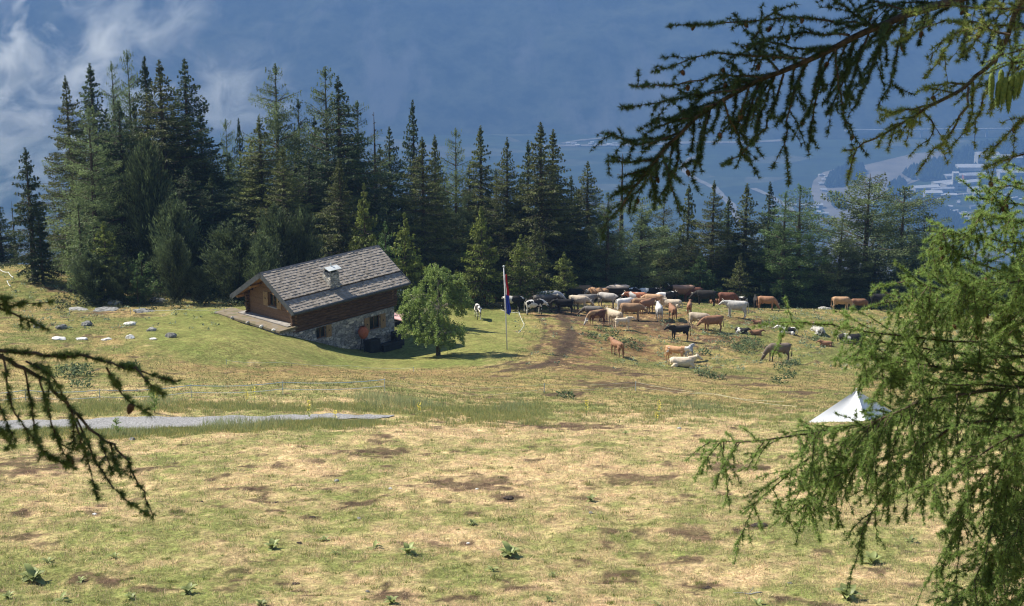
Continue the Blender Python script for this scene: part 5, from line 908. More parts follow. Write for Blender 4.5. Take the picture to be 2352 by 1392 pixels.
# sunlit bough hanging at the right edge
B = Bough(22); D = 7.4
B.twig(PX([(2440, -150), (2352, -10), (2318, 70), (2290, 135), (2220, 200), (2160, 235), (2100, 265), (2040, 305), (1985, 332), (1940, 345)], D), .015, .003, True, 130, 1.2, .1, kids=16, kl=.2, droop=.7)
for L, kd in (([(2225, 195), (2180, 190), (2125, 200)], 2), ([(2150, 240), (2080, 252), (2035, 262)], 3), ([(2225, 200), (2215, 260), (2175, 320), (2140, 350), (2105, 397)], 3), ([(2290, 135), (2260, 220), (2245, 280), (2185, 338)], 3), ([(2235, 190), (2235, 250), (2220, 310)], 2), ([(2120, 255), (2150, 290), (2130, 330)], 2), ([(2352, 60), (2300, 60), (2200, 40), (2120, 60), (2050, 100)], 8),
             ([(2400, 20), (2300, 20), (2180, 10), (2080, 30)], 8), ([(2320, 80), (2250, 60), (2180, 80), (2130, 130)], 6), ([(2400, 120), (2330, 160), (2290, 230), (2270, 260)], 6), ([(2400, 250), (2340, 280), (2290, 330), (2265, 365)], 5), ([(2420, 340), (2352, 355), (2300, 370), (2262, 385)], 5), ([(2380, 60), (2340, 120), (2310, 190), (2300, 250)], 5), ([(2190, 70), (2170, 120), (2120, 180)], 3), ([(2260, 60), (2230, 110), (2200, 140)], 3)):
    B.twig(PX([(p[0], p[1], D + B.r.uniform(-.2, .2)) for p in L], D), .006, .0015, True, 90, 1.15, .05, kids=kd, kl=.14, droop=.6, lev=1)
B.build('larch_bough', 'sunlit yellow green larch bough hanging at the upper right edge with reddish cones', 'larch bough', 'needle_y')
# spruce twigs with hanging green cones at the right edge
B = Bough(23); D = 7.0
for L in ([(2480, 90), (2400, 120), (2352, 145), (2300, 150), (2262, 170)], [(2480, 140), (2400, 160), (2352, 165), (2310, 190)], [(2460, 60), (2390, 100), (2330, 120), (2280, 130)]):
    B.twig(PX(L, D), .007, .002, True, 420, 1.1, .0, kids=9, kl=.16, droop=.5, lev=1)
B.cones = []; so = B.build('spruce_twig', 'spruce twig with long green cones hanging at the upper right picture edge', 'spruce twig', 'needle', nlen=.020, nn_=3, nw=.0012); bs = so.location
for px, py in ((2278, 168), (2300, 160), (2310, 178), (2325, 172), (2338, 165), (2295, 185), (2349, 160), (2318, 195)):
    q = bpy.data.objects.new('cone', SCONE); COL.objects.link(q); q.parent = so; q.location = Vector(at_y(px, py, D - .03)) - bs; q.rotation_euler = (B.r.uniform(-.15, .15), B.r.uniform(-.12, .12), 0)
# the big green larch filling the lower right
B = Bough(24); D = 9.0; tr = (float(at_y(2720, 900, 9.6)[0]), 9.6)
LB = [([(2700, 560, 9.6), (2500, 600, 9.4), (2352, 560), (2250, 545), (2180, 535), (2130, 530)], 16), ([(2700, 420, 9.6), (2500, 470), (2352, 480), (2270, 450), (2220, 455)], 7), ([(2600, 380), (2450, 420), (2352, 440), (2290, 420), (2250, 400)], 5), ([(2700, 620, 9.6), (2500, 660), (2352, 640), (2220, 600), (2160, 560)], 14),
      ([(2700, 700, 9.6), (2500, 720), (2352, 700), (2200, 680), (2120, 655), (2075, 635)], 18), ([(2600, 700), (2400, 720), (2250, 690), (2120, 690), (2030, 690)], 16), ([(2700, 760, 9.6), (2500, 800, 9.3), (2300, 790), (2150, 780), (2000, 765), (1900, 742), (1830, 742), (1795, 738)], 9), ([(2600, 800), (2400, 820), (2250, 820), (2120, 800), (2050, 790), (1990, 782)], 16),
      ([(2600, 840), (2350, 860), (2200, 850), (2080, 830), (1990, 815), (1930, 818)], 14), ([(2600, 880), (2350, 890), (2150, 880), (2040, 866), (1990, 868)], 10), ([(2700, 850, 9.6), (2450, 880, 9.3), (2250, 900), (2100, 920), (1990, 980), (1900, 990), (1800, 1005), (1700, 1015), (1610, 1012)], 30), ([(2120, 915), (2000, 975), (1900, 1030), (1820, 1080), (1760, 1130), (1705, 1180)], 12),
      ([(2600, 960), (2400, 960), (2250, 960), (2130, 1010), (2060, 1080), (2020, 1150), (1975, 1225)], 20), ([(2200, 980), (2080, 1040), (1960, 1070), (1880, 1110), (1850, 1150)], 8), ([(2000, 985), (1930, 1060), (1880, 1130), (1830, 1180)], 6), ([(2600, 1020), (2400, 1020), (2280, 1060), (2220, 1150), (2190, 1260)], 20), ([(2500, 1050), (2352, 1060), (2290, 1150), (2270, 1250)], 16),
      ([(2600, 1120), (2450, 1130), (2352, 1180), (2310, 1270), (2250, 1320)], 14), ([(2600, 1200), (2450, 1260), (2352, 1320), (2250, 1350), (2150, 1380)], 14), ([(2600, 1300), (2450, 1330), (2352, 1370), (2280, 1400), (2200, 1420)], 12), ([(2700, 680, 9.8), (2500, 760, 9.8), (2352, 740, 9.8), (2200, 750, 9.8), (2060, 740, 9.8)], 20), ([(2700, 900, 10), (2500, 930, 10), (2352, 940, 10), (2200, 930, 10), (2080, 960, 10), (2000, 1000, 10)], 20),
      ([(2600, 520), (2450, 520), (2352, 510), (2300, 500), (2250, 490)], 6), ([(2600, 1000, 8.4), (2450, 980, 8.4), (2320, 1000, 8.4), (2200, 1080, 8.4), (2130, 1120, 8.4)], 14), ([(2600, 620, 8.5), (2450, 640, 8.5), (2340, 640, 8.5), (2250, 660, 8.5), (2180, 640, 8.5)], 12), ([(2352, 1230), (2300, 1240), (2260, 1300), (2200, 1390)], 8)]
for L, kd in LB:
    Q = [(p[0], p[1], (p[2] if len(p) > 2 else D + B.r.uniform(-.35, .35))) for p in L]; B.twig(PX(Q, D), .014 if kd > 12 else .009, .002, True, 110, 1.0, .08, kids=int(kd * 2.2), kl=.36, droop=.22 if Q[-1][1] < 1000 else .5)
    for k in range(int(kd * .75)):   # thin pendulous twigs
        i = B.r.integers(1, len(Q)); t = B.r.random(); a = np.array(Q[i - 1][:2]) * (1 - t) + np.array(Q[i][:2]) * t; d = Q[i][2] if len(Q[i]) > 2 else D; ln = B.r.uniform(50, 190 if a[1] > 850 else 80)
        if a[0] > 2420: continue
        sx = B.r.uniform(-.6, .15) * ln; B.twig([at_y(a[0], a[1], d), at_y(a[0] + sx * .4, a[1] + ln * .3, d - .05), at_y(a[0] + sx * .8, a[1] + ln * .7, d - .06), at_y(a[0] + sx, a[1] + ln, d - .05)], .0035, .0013, True, 110, .9, .05, kids=4, kl=.12, droop=.8, lev=1)
gz0 = float(hgt(tr[0], tr[1]))
B.build('larch_tree', 'big near green larch whose cone studded boughs fill the lower right', 'larch', 'needle', trunk=((tr[0], tr[1], gz0 - .3), (tr[0] + .1, tr[1] + .1, float(at_y(2700, 200, 9.6)[2])), .17))
# dark out-of-focus larch bough at the left edge
B = Bough(25, .10); D = 4.6
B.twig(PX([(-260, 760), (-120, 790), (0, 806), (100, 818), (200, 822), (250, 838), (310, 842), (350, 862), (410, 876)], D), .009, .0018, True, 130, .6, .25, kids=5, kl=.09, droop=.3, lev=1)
B.twig(PX([(-120, 790), (0, 812), (60, 850), (110, 880), (150, 925), (180, 960), (230, 1002), (280, 1035), (310, 1090), (330, 1140), (352, 1185)], D), .008, .0016, True, 75, .6, .1, kids=4, kl=.06, droop=.8, lev=1)
for L in ([(5, 812), (18, 870), (20, 930), (60, 985), (100, 1040), (160, 1070)], [(55, 845), (70, 900), (75, 960), (90, 1030), (130, 1060), (170, 1075)], [(90, 870), (105, 920), (120, 980), (140, 1035), (165, 1060)], [(165, 945), (170, 990), (165, 1040)], [(165, 940), (185, 1010), (205, 1070), (222, 1145)], [(175, 960), (215, 1050), (250, 1110), (300, 1160), (340, 1180)], [(60, 830), (120, 860), (150, 915)],
          [(230, 1005), (240, 1040), (258, 1085)], [(255, 1020), (262, 1060), (275, 1090)], [(245, 845), (275, 900), (310, 935), (345, 950)], [(310, 842), (340, 880), (372, 905)], [(0, 815), (-20, 880), (10, 960), (35, 1010)], [(-60, 930), (0, 985), (30, 1025)]):
    B.twig(PX([(p[0], p[1], D + B.r.uniform(-.08, .08)) for p in L], D), .0035, .0012, True, 110, .6, .1, kids=2, kl=.04, droop=.6, lev=1, jit=.005)
for L in ([(-200, 690), (-60, 700), (0, 700), (60, 702), (120, 694)], [(-60, 700), (20, 712), (60, 735), (110, 755)], [(-200, 640), (-60, 660), (0, 690), (40, 700)]):
    B.twig(PX(L, D), .005, .0014, True, 130, .6, .1, kids=2, kl=.05, droop=.3, lev=1)
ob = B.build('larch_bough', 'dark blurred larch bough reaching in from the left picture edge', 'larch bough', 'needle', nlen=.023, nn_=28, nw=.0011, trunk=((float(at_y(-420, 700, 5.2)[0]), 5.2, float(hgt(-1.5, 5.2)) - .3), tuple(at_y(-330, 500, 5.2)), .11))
shade_leaves(ob, (1.7, 2.2), PX([(-200, 760), (-60, 790), (60, 815), (180, 825), (300, 850), (390, 870), (100, 900), (180, 980), (250, 1040), (300, 1120), (50, 980), (140, 1060), (30, 710)], 4.6), (.14, .16, .12), 420, 6)
# ------------------------------------------------------------------ grass, weeds, plants, rocks
def blades(name, X, Y, H, Wd, col, lean=.5, label='', seed=0, mat='grass', up=1.0, sunk=.01):
    r = np.random.default_rng(seed); n = len(X); Z = hgt(X, Y) - sunk; P = np.stack([X, Y, Z], 1); a = r.uniform(0, 6.283, n); l = r.uniform(0, lean, n) ** .8; D = np.stack([np.cos(a) * l, np.sin(a) * l, np.ones(n) * up], 1); D /= np.linalg.norm(D, axis=1, keepdims=True)
    S = np.stack([-np.sin(a), np.cos(a), 0 * a], 1); th = r.uniform(0, 6.283, n); S = np.stack([np.cos(th), np.sin(th) * .5, 0 * a], 1)
    V = np.empty((n, 3, 3)); V[:, 0] = P + S * Wd[:, None]; V[:, 1] = P - S * Wd[:, None]; V[:, 2] = P + D * H[:, None]
    o = link(name, npmesh(name, V.reshape(-1, 3), np.arange(n * 3).reshape(n, 3), np.repeat(col, 3, 0)), None, M[mat]); setp(o, label, 'grass', kind='stuff'); return o
m, nt, b = newmat('grass_blades'); at = nn(nt, 'ShaderNodeAttribute', attribute_name='col'); nt.links.new(at.outputs['Color'], b.inputs['Base Color']); b.inputs['Roughness'].default_value = .7; t = nn(nt, 'ShaderNodeBsdfTranslucent'); nt.links.new(at.outputs['Color'], t.inputs['Color']); ms = nn(nt, 'ShaderNodeMixShader'); ms.inputs[0].default_value = .3
nt.links.new(b.outputs[0], ms.inputs[1]); nt.links.new(t.outputs[0], ms.inputs[2]); nt.links.new(ms.outputs[0], nt.nodes['Material Output'].inputs[0]); M['grass'] = m
G = np.random.default_rng(55)
def scatter(n, y0, y1, pw=1.0):
    u = G.random(n); Y = y0 * (y1 / y0) ** u if pw == 0 else y0 + (y1 - y0) * u ** pw; X = G.uniform(-1, 1, n) * (Y * .325 + 1.5); return X, Y
def rgb(*c): return np.array(c)
# short grazed turf, straw and green
X, Y = scatter(620000, 29, 73, 0); d, s, l, t, hd = masks(X, Y); rd_ = roadm(X, Y); cl = vnoise(X, Y, .28, 2, 71); keep = (G.random(len(X)) > d * .93) & (rd_ < .3) & (G.random(len(X)) < (cl - .28) * 2.6); X, Y, d, s, cl = X[keep], Y[keep], d[keep], s[keep], cl[keep]
n = len(X); isg = G.random(n) > (.25 + .7 * s); bright = G.uniform(.65, 1.35, (n, 1)); col = np.where(isg[:, None], rgb(.27, .30, .11), rgb(.70, .53, .33)) * bright; col = np.where((G.random(n) < .04)[:, None], rgb(.30, .16, .10), col)
blades('grass', X, Y, G.uniform(.03, .12, n) * (.3 + 1.5 * cl), G.uniform(.004, .010, n) * (Y / 40), col, 1.6, 'short grazed grass and dry straw of the near pasture', 1)
# mid distance turf to the crest
X, Y = scatter(240000, 70, 150, .9); d, s, l, t, hd = masks(X, Y); keep = (l < .3) & (G.random(len(X)) > np.maximum(d, t) * .95) & (roadm(X, Y) < .2) & (G.random(len(X)) > hd * .75); X, Y, s, hd = X[keep], Y[keep], s[keep], hd[keep]; n = len(X); cl = vnoise(X, Y, .7, 2, 72); isg = G.random(n) > (.18 + .62 * s)
col = np.where(isg[:, None], rgb(.19, .22, .08), rgb(.43, .33, .17)) * G.uniform(.6, 1.35, (n, 1)); blades('grass', X, Y, G.uniform(.05, .14, n) * (.3 + 1.3 * cl), G.uniform(.012, .025, n), col, 1.2, 'tufty grass on the middle slope and the herd pasture', 2)
# taller tufts: rank grass along the road and clumps
def tufts(C, n, rad, h, w, c, label, lean=.8, name='grass'):
    XX = []; YY = []; HH_ = []; CC = []
    for (x, y, k) in C:
        m = int(n * k); a = G.uniform(0, 6.28, m); r = rad * k * np.sqrt(G.random(m)); XX.append(x + r * np.cos(a)); YY.append(y + r * np.sin(a) * .8); HH_.append(h * k ** .5 * G.uniform(.45, 1.15, m) * (1.1 - .5 * r / (rad * k))); CC.append(np.array(c)[None] * G.uniform(.6, 1.35, (m, 1)) * np.where(G.random((m, 1)) < .25, np.array([[1.7, 1.3, 1.2]]), 1))
    X = np.concatenate(XX); blades(name, X, np.concatenate(YY), np.concatenate(HH_), np.full(len(X), w), np.concatenate(CC), lean, label, 3)
C = []
for _ in range(1500):
    px = G.uniform(-60, 1250); lim = 960 if px < 870 else 955; py = G.choice([G.normal(938, 7), G.normal(1002 - px * .034, 6)], p=[.45, .55]) if px < 880 else G.normal(950, 14)
    x, y = hit(px, min(max(py, 905), 1010))
    if roadm(np.array([x]), np.array([y]))[0] > .15: continue
    C.append((x, y, G.uniform(.5, 1.25)))
for _ in range(420): x, y = hit(G.uniform(1100, 2352), G.normal(948, 16)); C.append((x, y, G.uniform(.4, 1.0)))
tufts(C, 80, .38, .27, .010, (.27, .31, .12), 'rank green grass along both sides of the gravel road')
C = [(*hit(px, py), k) for px, py, k in [(870, 925, 2.6), (900, 935, 2.4), (940, 930, 2.2), (975, 938, 2.0), (520, 975, 2.0), (560, 985, 2.2), (600, 980, 2.0), (490, 985, 1.6), (640, 975, 1.4), (1170, 945, 1.8), (1190, 935, 1.6), (1590, 935, 1.6), (1620, 940, 1.5), (270, 1000, 1.6), (300, 995, 1.4), (350, 935, 2.2), (380, 925, 2.0), (850, 915, 2.0)]]
tufts(C, 150, .5, .42, .010, (.29, .34, .17), 'tall wispy seeding grass clumps beside the gravel road', .6)
C = [(*hit(G.uniform(0, 2352), G.uniform(1000, 1392)), G.uniform(.5, 1.2)) for _ in range(420)] + [(*hit(*p), 1.9) for p in ((410, 1180), (45, 1105), (1350, 1112), (135, 1130), (110, 1180))]
tufts(C, 46, .13, .13, .007, (.16, .21, .055), 'scattered darker green grass tufts in the dry pasture', .9)
# dark leafed weeds: clumps on the herd slope
def weedpatch(name, L, nleaf, R, h, c, label, seed):
    r = np.random.default_rng(seed); PP = []; DD = []; LL = []; WW = []; CC = []
    for x, y, k in L:
        m = int(nleaf * k); a = r.uniform(0, 6.28, m); q = R * k * np.sqrt(r.random(m)); X = x + q * np.cos(a); Y = y + q * np.sin(a); PP.append(np.stack([X, Y, hgt(X, Y) + r.uniform(0, h * k, m)], 1)); b_ = r.uniform(0, 6.28, m); DD.append(np.stack([np.cos(b_), np.sin(b_), r.uniform(-.1, 1.2, m)], 1)); LL.append(r.uniform(.10, .26, m)); WW.append(r.uniform(.025, .055, m)); CC.append(np.array(c)[None] * r.uniform(.55, 1.4, (m, 1)))
    P = np.concatenate(PP); V, F = leaves(P, np.concatenate(DD), np.concatenate(LL), np.concatenate(WW), r); o = link(name, npmesh(name, V, F, np.repeat(np.concatenate(CC), 4, 0)), None, M['grass']); setp(o, label, 'weeds', kind='stuff')
W1_ = [(1440, 795, 1.3), (1455, 800, 1.4), (1400, 785, 1.0), (1380, 760, .9), (1410, 770, .9), (1690, 800, 1.6), (1710, 805, 1.6), (1735, 800, 1.4), (1720, 790, 1.3), (1700, 812, 1.2), (1800, 850, 1.3), (1820, 845, 1.1), (1620, 815, .9), (1630, 870, .9), (1610, 865, .9), (1650, 872, .8), (1810, 870, 1.0), (1790, 880, .9), (170, 865, 1.5), (190, 862, 1.3), (150, 868, 1.2), (185, 890, 1.0), (1770, 745, .8), (1870, 780, .8), (1360, 775, .8), (1665, 780, .8), (300, 850, .9), (1300, 915, .8)]
weedpatch('weeds', [(*hit(a, b_), k) for a, b_, k in W1_], 110, .55, .42, (.105, .145, .065), 'dark leafy dock clumps on the herd slope and left bank', 8)
W2_ = [(G.uniform(1500, 2340), G.uniform(712, 850), G.uniform(.2, .5)) for _ in range(330)] + [(G.uniform(1180, 1500), G.uniform(690, 850), G.uniform(.15, .3)) for _ in range(60)] + [(G.uniform(0, 500), G.uniform(620, 760), G.uniform(.15, .35)) for _ in range(130)] + [(G.uniform(560, 1130), G.uniform(690, 703), G.uniform(.2, .4)) for _ in range(50)]
weedpatch('weeds', [(*hit(a, b_), k) for a, b_, k in W2_], 34, .9, .5, (.22, .27, .17), 'pale green weeds sprinkled over the right hillside and the left meadow', 9)
W3_ = [(G.uniform(140, 560), G.normal(697, 9), G.uniform(.5, 1.2)) for _ in range(70)]
weedpatch('undergrowth', [(*hit(a, max(b_, 672)), k) for a, b_, k in W3_], 60, .6, .6, (.06, .075, .035), 'brownish scrub and undergrowth below the left grove', 10)
# broad leaved plants of the near pasture, each a thing of its own
M['leafbroad'] = mat_leaf('grey_green_leaf', (.27, .31, .12), .35, .12, .45); M['leafbroad'].node_tree.nodes['Principled BSDF'].inputs['Specular IOR Level'].default_value = .2
def leafplant(seed, n, hgt_, Ll, Wl):
    r = random.Random(seed); V = []; F = []; C = []
    for k in range(n):
        a = k * 2.4 + r.uniform(-.4, .4); el = r.uniform(.25, 1.25); L = Ll * r.uniform(.6, 1.15); w = Wl * r.uniform(.7, 1.2); z0 = hgt_ * k / n * .6; h = Vector((math.cos(a), math.sin(a), 0)); s = Vector((-math.sin(a), math.cos(a), 0)); b0 = len(V); tone = r.uniform(.75, 1.3); NS = 7
        for i in range(NS + 1):
            t = i / NS; e = el - 1.1 * t; p = Vector((0, 0, z0)); q = sum([(h * math.cos(el - 1.1 * j / NS) + Vector((0, 0, math.sin(el - 1.1 * j / NS)))) * (L / NS) for j in range(i)], Vector()); ww = w * math.sin(math.pi * min(1, .12 + t * .9)) ** .8 * (1 if t < .98 else .1); up = Vector((0, 0, 1)) * ww * .35
            V += [p + q - s * ww + up, p + q, p + q + s * ww + up]; C += [[tone] * 3] * 3
        for i in range(NS): o_ = b0 + i * 3; F += [(o_, o_ + 1, o_ + 4, o_ + 3), (o_ + 1, o_ + 2, o_ + 5, o_ + 4)]
    return npmesh('leaves', np.array([tuple(v) for v in V]), np.array(F), np.array(C), True)
LP = [leafplant(s, n, .12, L, w) for s, n, L, w in ((1, 9, .24, .045), (2, 13, .26, .05), (3, 6, .22, .04), (4, 16, .24, .055))]
PLB = [(75, 1330, 1.5, 3, 'largest leafy plant clump at the lower left'), (110, 1290, .9, 0, 'leafy plant just above the largest clump lower left'), (18, 1372, .9, 1, 'leafy plant in the lower left corner'), (140, 1378, 1.0, 2, 'leafy plant with one upright leaf at the lower left edge'), (262, 1280, .8, 0, 'small leafy plant left of the round grass tuft'), (185, 1333, .7, 2, 'tiny leafy plant right of the largest clump'), (432, 1360, 1.15, 1, 'fresh green leafy plant at the bottom left of centre'),
       (625, 1262, 1.15, 1, 'broad leafy plant standing alone left of centre'), (300, 1375, .8, 3, 'low leafy plant at the bottom edge left of the fresh green one'), (860, 1260, 1.0, 2, 'upright narrow leafy plant near the middle'), (745, 1245, .75, 0, 'small leafy plant left of the upright narrow one'), (770, 1278, .6, 2, 'tiniest leafy plant below the small middle one'), (937, 1275, 1.1, 1, 'star shaped leafy plant near the middle'), (1130, 1310, .9, 2, 'leafy plant below the wide clump of the centre'),
       (1170, 1278, 1.25, 3, 'wide leafy clump right of the star shaped plant'), (1085, 1210, .8, 0, 'pale leafy plant above the wide clump'), (1357, 1150, .75, 1, 'small dark leafy plant above the bare round patch'), (2003, 1300, 1.35, 1, 'silvery leafy plant standing below the larch boughs'), (1945, 1375, 1.5, 3, 'large bright leafy clump at the bottom right'), (1260, 1385, .7, 0, 'little leafy plant at the bottom centre'), (1740, 1385, .9, 2, 'leafy plant at the bottom edge right of centre'), (1510, 1390, .8, 2, 'leafy plant cut by the bottom edge'),
       (1270, 1325, .7, 0, 'faint leafy plant between the wide clump and the bare patch'), (600, 1385, .8, 3, 'leafy plant at the bottom edge left of centre'), (1437, 1000, .8, 0, 'pale leafy plant on the bare strip by the road bank'), (1558, 990, .7, 2, 'leafy plant at the right end of the bare strip'), (900, 1385, .8, 1, 'leafy plant at the bottom edge below the middle'), (2090, 1250, .9, 0, 'leafy plant under the hanging larch twigs')]
for px, py, s, k, lb in PLB:
    o = empty('leafy_plant', gp(px, py, -.02), random.uniform(0, 6.28), s * random.uniform(.95, 1.25), label=lb, cat='plant', group='leafy plants in the dry pasture'); c = bpy.data.objects.new('leaves', LP[k]); COL.objects.link(c); c.parent = o
    if not LP[k].materials: LP[k].materials.append(M['leafbroad'])
# yellow gentians by the road
M['gent'] = mat_n('yellow_blossom', (.55, .45, .04), (.75, .62, .08), 30, .7, 0); M['stemg'] = mat_n('green_stem', (.10, .16, .04), (.16, .22, .06), 20, .7, 0)
def gentian(px, py, h, lb):
    o = empty('yellow_gentian', gp(px, py, -.02), random.uniform(0, 6), label=lb, cat='flower', group='yellow gentians beside the road'); MB().tube([(0, 0, 0), (.01, 0, h * .6), (0, .01, h)], [.012, .009, .005], 6).build('stem', M['stemg'], o)
    f = MB(); r = random.Random(int(px))
    for t in (.45, .58, .7, .8, .9, 1.0):
        for q in range(9):
            a = r.uniform(0, 6.28); c = Vector((math.cos(a) * .05, math.sin(a) * .05, h * t + r.uniform(-.02, .03))); d = Vector((math.cos(a), math.sin(a), .6)) * .035; s = Vector((-math.sin(a), math.cos(a), 0)) * .014; f.add([c - s, c + s, c + d * 1.2 + s * .3, c + d * 1.2 - s * .3], [(0, 1, 2, 3)])
    f.build('blossom', M['gent'], o); l = leafplant(int(px) + 5, 8, h * .5, .16, .03); link('leaves', l, o, M['leafbroad'])
for a in ((568, 930, .7, 'leftmost of the yellow gentian pair behind the road'), (584, 930, .75, 'right hand yellow gentian of the pair behind the road'), (710, 962, .7, 'yellow gentian standing in front of the gravel road'), (770, 972, .45, 'short yellow gentian right of the taller one in front of the road'), (963, 955, .5, 'yellow gentian just past the end of the visible road'), (1347, 955, .7, 'thin yellow gentian alone on the centre bank'), (1513, 958, .65, 'full yellow gentian left of the white tent'), (1508, 966, .4, 'low yellow gentian touching the full one left of the tent'), (360, 925, .5, 'yellow gentian near the larch sapling by the road')): gentian(*a)
# boulders round the left meadow
ST = [(90, 752, 26, 13, 'rock', 'grey boulder half behind the dark larch twig'), (142, 757, 26, 13, 'rockdark', 'dark pyramid shaped boulder right of the larch twig tip'), (200, 752, 27, 13, 'rockdark', 'dark flat topped boulder in the upper row of stones'), (301, 750, 30, 11, 'rockwhite', 'white slanting slab in the upper row of stones'), (348, 761, 23, 11, 'rock', 'pale grey boulder below the white slanting slab'), (394, 775, 27, 14, 'rockdark', 'dark cracked boulder nearest the chalet'),
      (135, 780, 34, 8, 'rockwhite', 'long flat white stone leftmost in the lower row'), (188, 781, 26, 8, 'rockwhite', 'split white stone second in the lower row'), (245, 781, 22, 9, 'rockwhite', 'low white stone third in the lower row'), (299, 779, 20, 11, 'rockwhite', 'squarish white stone fourth in the lower row'), (352, 781, 18, 5, 'rockwhite', 'smallest flat white stone ending the lower row'),
      (360, 694, 38, 16, 'rock', 'big grey rock at the foot of the left grove'), (265, 700, 40, 12, 'rock', 'brownish rock ledge left of the big grey rock'), (240, 716, 60, 8, 'rockdark', 'long flat rock outcrop at the wood edge'), (330, 718, 50, 7, 'rockdark', 'flat rock outcrop right of the long one'), (180, 712, 46, 8, 'rock', 'flat pale rock outcrop left of the long one'), (1893, 711, 32, 8, 'rock', 'rounded grey rock on the right crest left of the orange cows'),
      (303, 1005, 16, 8, 'rockdark', 'dark stone on the road verge by the larch sapling'), (825, 1196, 11, 6, 'rock', 'grey pebble stone alone in the near pasture'), (773, 1106, 12, 7, 'rock', 'grey stone left of the long bare patch'), (1095, 1130, 9, 5, 'rockwhite', 'white pebble on the long bare patch'), (897, 1130, 9, 5, 'rockwhite', 'white pebble left of the long bare patch'), (218, 1186, 12, 7, 'rockwhite', 'white stone by the tip of the left larch bough'),
      (845, 1362, 12, 7, 'rockdark', 'dark stone at the bottom edge left of centre'), (1357, 1183, 10, 6, 'rock', 'grey stone left of the bare round patch'), (1815, 1336, 12, 6, 'rockdark', 'dark stone at the lower right'), (1560, 992, 10, 6, 'rockwhite', 'white stone at the right end of the bare strip'), (1075, 1252, 9, 4, 'rockwhite', 'thin white stone near the pale leafy plant')]
for i, (px, py, w, h, mt, lb) in enumerate(ST):
    p = gp(px, py); k = p.y / FPX; rx = w * k / 2 * 1.1; rz = h * k * (.62 if w < 37 else .5); me = lumpy(rx, rx * random.uniform(.6, .9), rz, i * 3 + 1, 3, .4 if w < 37 else .8); me.materials.append(M[mt]); o = link('boulder' if w > 15 else 'stone', me); o.location = p + Vector((0, 0, rz * .35)); o.rotation_euler = (0, random.uniform(-.1, .1), random.uniform(-.3, .3)); setp(o, lb, 'boulder' if w > 15 else 'stone', 'stones lying in the grass')
# dry dung heaps and dead wood in the foreground
M['dung'] = mat_n('dark_dung', (.018, .013, .010), (.06, .045, .035), 30, .95, .7, .02)
for i, (px, py, w, lb) in enumerate(((1740, 1213, 50, 'biggest black dung heap right of the bare round patch'), (633, 1160, 18, 'small dark dung lump in the left pasture'), (462, 1158, 14, 'tiny dark dung lump left of the small one'), (688, 1250, 22, 'flat dark dung pat beside the broad leafy plant'), (675, 1337, 28, 'dark dung pat at the bottom left of centre'), (1622, 1340, 30, 'dark dung pat at the bottom right of centre'), (1170, 1150, 34, 'dark dung pat on the mound below the long bare patch'), (720, 1192, 20, 'dark dung pat in the middle left'))):
    p = gp(px, py); k = p.y / FPX; r = w * k / 2; mb = MB(); rg = random.Random(i); me = None
    bm = bmesh.new()
    for q in range(7):
        a = rg.uniform(0, 6.28); d = r * rg.uniform(0, .8); x, y = d * math.cos(a), d * math.sin(a) * .7; s = r * rg.uniform(.22, .45); res = bmesh.ops.create_icosphere(bm, subdivisions=2, radius=1)
        for v in res['verts']: v.co = Vector((x + v.co.x * s * (1 + rg.uniform(-.2, .2)), y + v.co.y * s, v.co.z * s * .45 + s * .2))
    me = bpy.data.meshes.new('dung'); bm.to_mesh(me); bm.free(); o = link('dung_heap', me, None, M['dung']); o.location = p; setp(o, lb, 'dung', 'dung in the near pasture')
o = empty('dead_branch', gp(1710, 1366), .1, label='grey dead branch lying in the grass at the bottom right', cat='branch'); MB().tube([(-.25, .05, .04), (-.05, .02, .05), (.12, -.03, .03), (.3, 0, .05), (.42, .04, .03)], [.006, .012, .018, .02, .012], 8).build('stick', M['rock'], o, True); MB().tube([(.1, -.02, .04), (.2, .1, .09), (.26, .2, .1)], [.01, .006, .003], 6).build('side_twig', M['rock'], o, True)
# larch saplings by the road
B = Bough(31); bp = gp(268, 1000); b0 = np.array(bp)
B.twig([b0, b0 + (.02, 0, .35), b0 + (.0, 0, .75)], .012, .003, True, 90, 1.2, .1, kids=22, kl=.28, droop=.1, lev=1); B.build('larch_sapling', 'small larch sapling on the verge in front of the gravel road', 'sapling', 'needle', nlen=.05, nn_=9, nw=.003, trunk=None)
B = Bough(32); bp = gp(355, 950); b0 = np.array(bp)
B.twig([b0, b0 + (.02, 0, .4), b0 + (.0, 0, .9)], .012, .003, True, 90, 1.1, .1, kids=30, kl=.4, droop=.1, lev=1); B.build('larch_sapling', 'bushy larch sapling behind the road at the tip of the left bough', 'sapling', 'needle', nlen=.05, nn_=9, nw=.003, trunk=None)
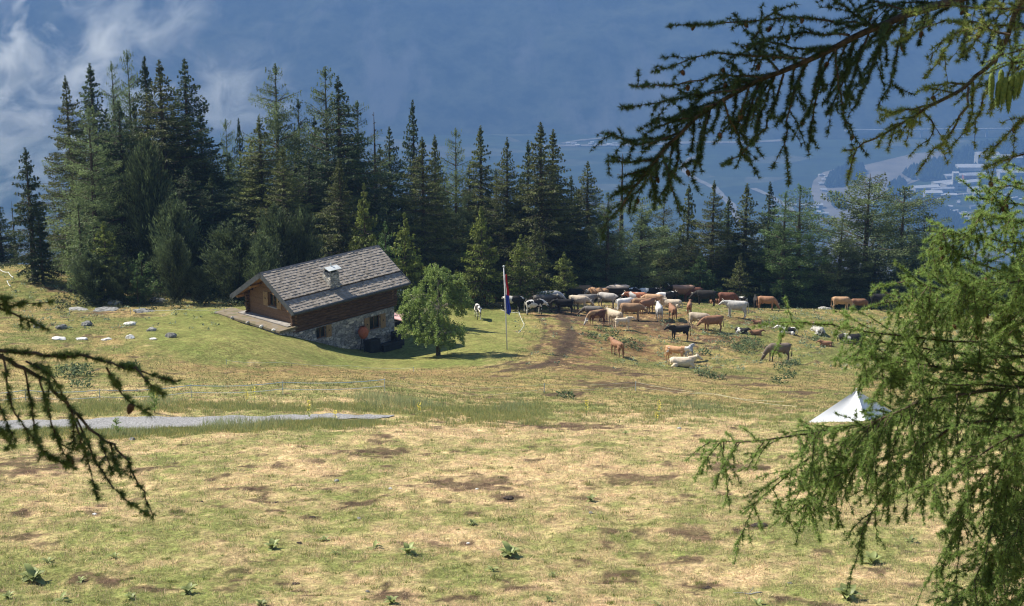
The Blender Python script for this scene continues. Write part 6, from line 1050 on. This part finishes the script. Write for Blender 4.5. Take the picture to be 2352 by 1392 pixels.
# ------------------------------------------------------------------ fences, tent
M['tapeb'] = mat_n('blue_white_tape', (.20, .34, .55), (.50, .62, .72), 2.0, .5, 0, sc=(6, 1, 1)); M['tapew'] = mat_n('white_tape', (.55, .58, .60), (.80, .82, .82), 3, .5, 0); M['rope'] = mat_n('pale_yellow_rope', (.50, .48, .34), (.70, .68, .52), 3, .6, 0); M['post'] = mat_n('blue_grey_post', (.25, .33, .42), (.45, .52, .58), 5, .5, 0)
def fence(name, label, runs, posts, rad=.018):
    o = empty(name, gp(*posts[0][:2]), 0, label=label, cat='fence'); b = o.location
    for mt, pts, hs in runs:
        P = []
        for i, (px, py) in enumerate(pts):
            g0 = gp(px, py); P.append(g0 + Vector((0, 0, hs)) - b)
        Q = []
        for a, c in zip(P[:-1], P[1:]):
            for k in range(8): t = k / 8; q = a.lerp(c, t); q.z -= .10 * 4 * t * (1 - t); Q.append(q)
        Q.append(P[-1]); MB().tube(Q, rad, 5).build('tape', M[mt], o)
    for px, py, h in posts:
        g0 = gp(px, py) - b; MB().tube([g0 + Vector((0, 0, -.1)), g0 + Vector((0, 0, h))], .016, 6).build('post', M['post'], o)
fence('electric_fence', 'blue and white electric tape fence behind the gravel road', [('tapeb', [(-80, 934), (60, 930), (230, 925), (440, 916), (650, 908), (884, 900)], .60), ('tapew', [(-80, 934), (60, 930), (230, 925), (440, 916), (650, 908), (884, 900)], .28)], [(60, 930, .65), (440, 916, .65), (884, 900, .65), (230, 925, .65), (650, 908, .65)], .014)
fence('rope_fence', 'pale rope fence running from the blue fence end to the white tent', [('rope', [(888, 900), (1070, 905), (1250, 902), (1460, 895), (1650, 925), (1830, 958)], .50), ('rope', [(1060, 918), (1250, 902), (1460, 895), (1640, 912), (1800, 935)], .25)], [(1250, 902, .55), (1460, 895, .55)], .005)
fence('tape_fence', 'thin white tape fence along the wood edge left of the chalet', [('tapew', [(160, 726), (300, 722), (420, 723), (515, 722)], .35)], [(160, 726, .4), (300, 722, .4), (515, 722, .4)], .008)
fence('tape_fence', 'loose white tape loop between the flagpole and the herd', [('tapew', [(1150, 722), (1192, 728), (1204, 755), (1190, 775)], .35)], [(1192, 728, .45), (1204, 755, .4)], .012)
fence('tape_fence', 'crooked white tape on the hill left of the lone spruce', [('tapew', [(0, 628), (20, 634), (31, 645), (17, 656), (25, 668)], .3)], [(31, 645, .35)], .02)
fence('tape_fence', 'barely visible tape line across the lawn below the chalet', [('tapew', [(520, 838), (650, 842), (800, 848), (950, 852)], .25)], [(520, 838, .3), (950, 852, .3)], .006)
M['tent'] = mat_n('white_tent_cloth', (.72, .74, .80), (.82, .84, .88), 2, .7, .1, .01)
tp = gp(1965, 968); K = tp.y / FPX; o = empty('white_tent', tp, 0, label='white pyramid shaped tent partly behind the larch boughs', cat='tent'); x = lambda px: (px - 1965) * K; ph = 70 * K
A = [(x(1838), -.3, -.12), (x(1988), -1.3, -.3), (x(2110), .6, -.35), (x(1985), 2.0, -.1)]; top = (x(1966), .25, ph); N = 10; tb = MB()
def panel(a, b_, sag):
    V = []; F = []
    for i in range(N + 1):
        for j in range(N + 1):
            u = i / N; v = j / N; p = Vector(a).lerp(Vector(b_), u).lerp(Vector(top), v); n_ = (Vector(b_) - Vector(a)).cross(Vector(top) - Vector(a)).normalized(); p -= n_ * sag * math.sin(math.pi * u) * math.sin(math.pi * min(1, v * .9 + .05)); V.append(p)
    F = [(i * (N + 1) + j, (i + 1) * (N + 1) + j, (i + 1) * (N + 1) + j + 1, i * (N + 1) + j + 1) for i in range(N) for j in range(N)]; return MB().add(V, F)
for i in range(4): panel(A[i], A[(i + 1) % 4], .10).build('canvas_panel', M['tent'], o, True)
MB().tube([top, (top[0], top[1], top[2] + .08)], .03, 8).build('pole_tip', M['galv'], o)
for i in range(4): q = Vector(A[i]); d = (q - Vector((top[0], top[1], q.z))).normalized(); MB().tube([q, q + d * .5 + Vector((0, 0, -.1))], .008, 5).build('guy_rope', M['rope'], o)
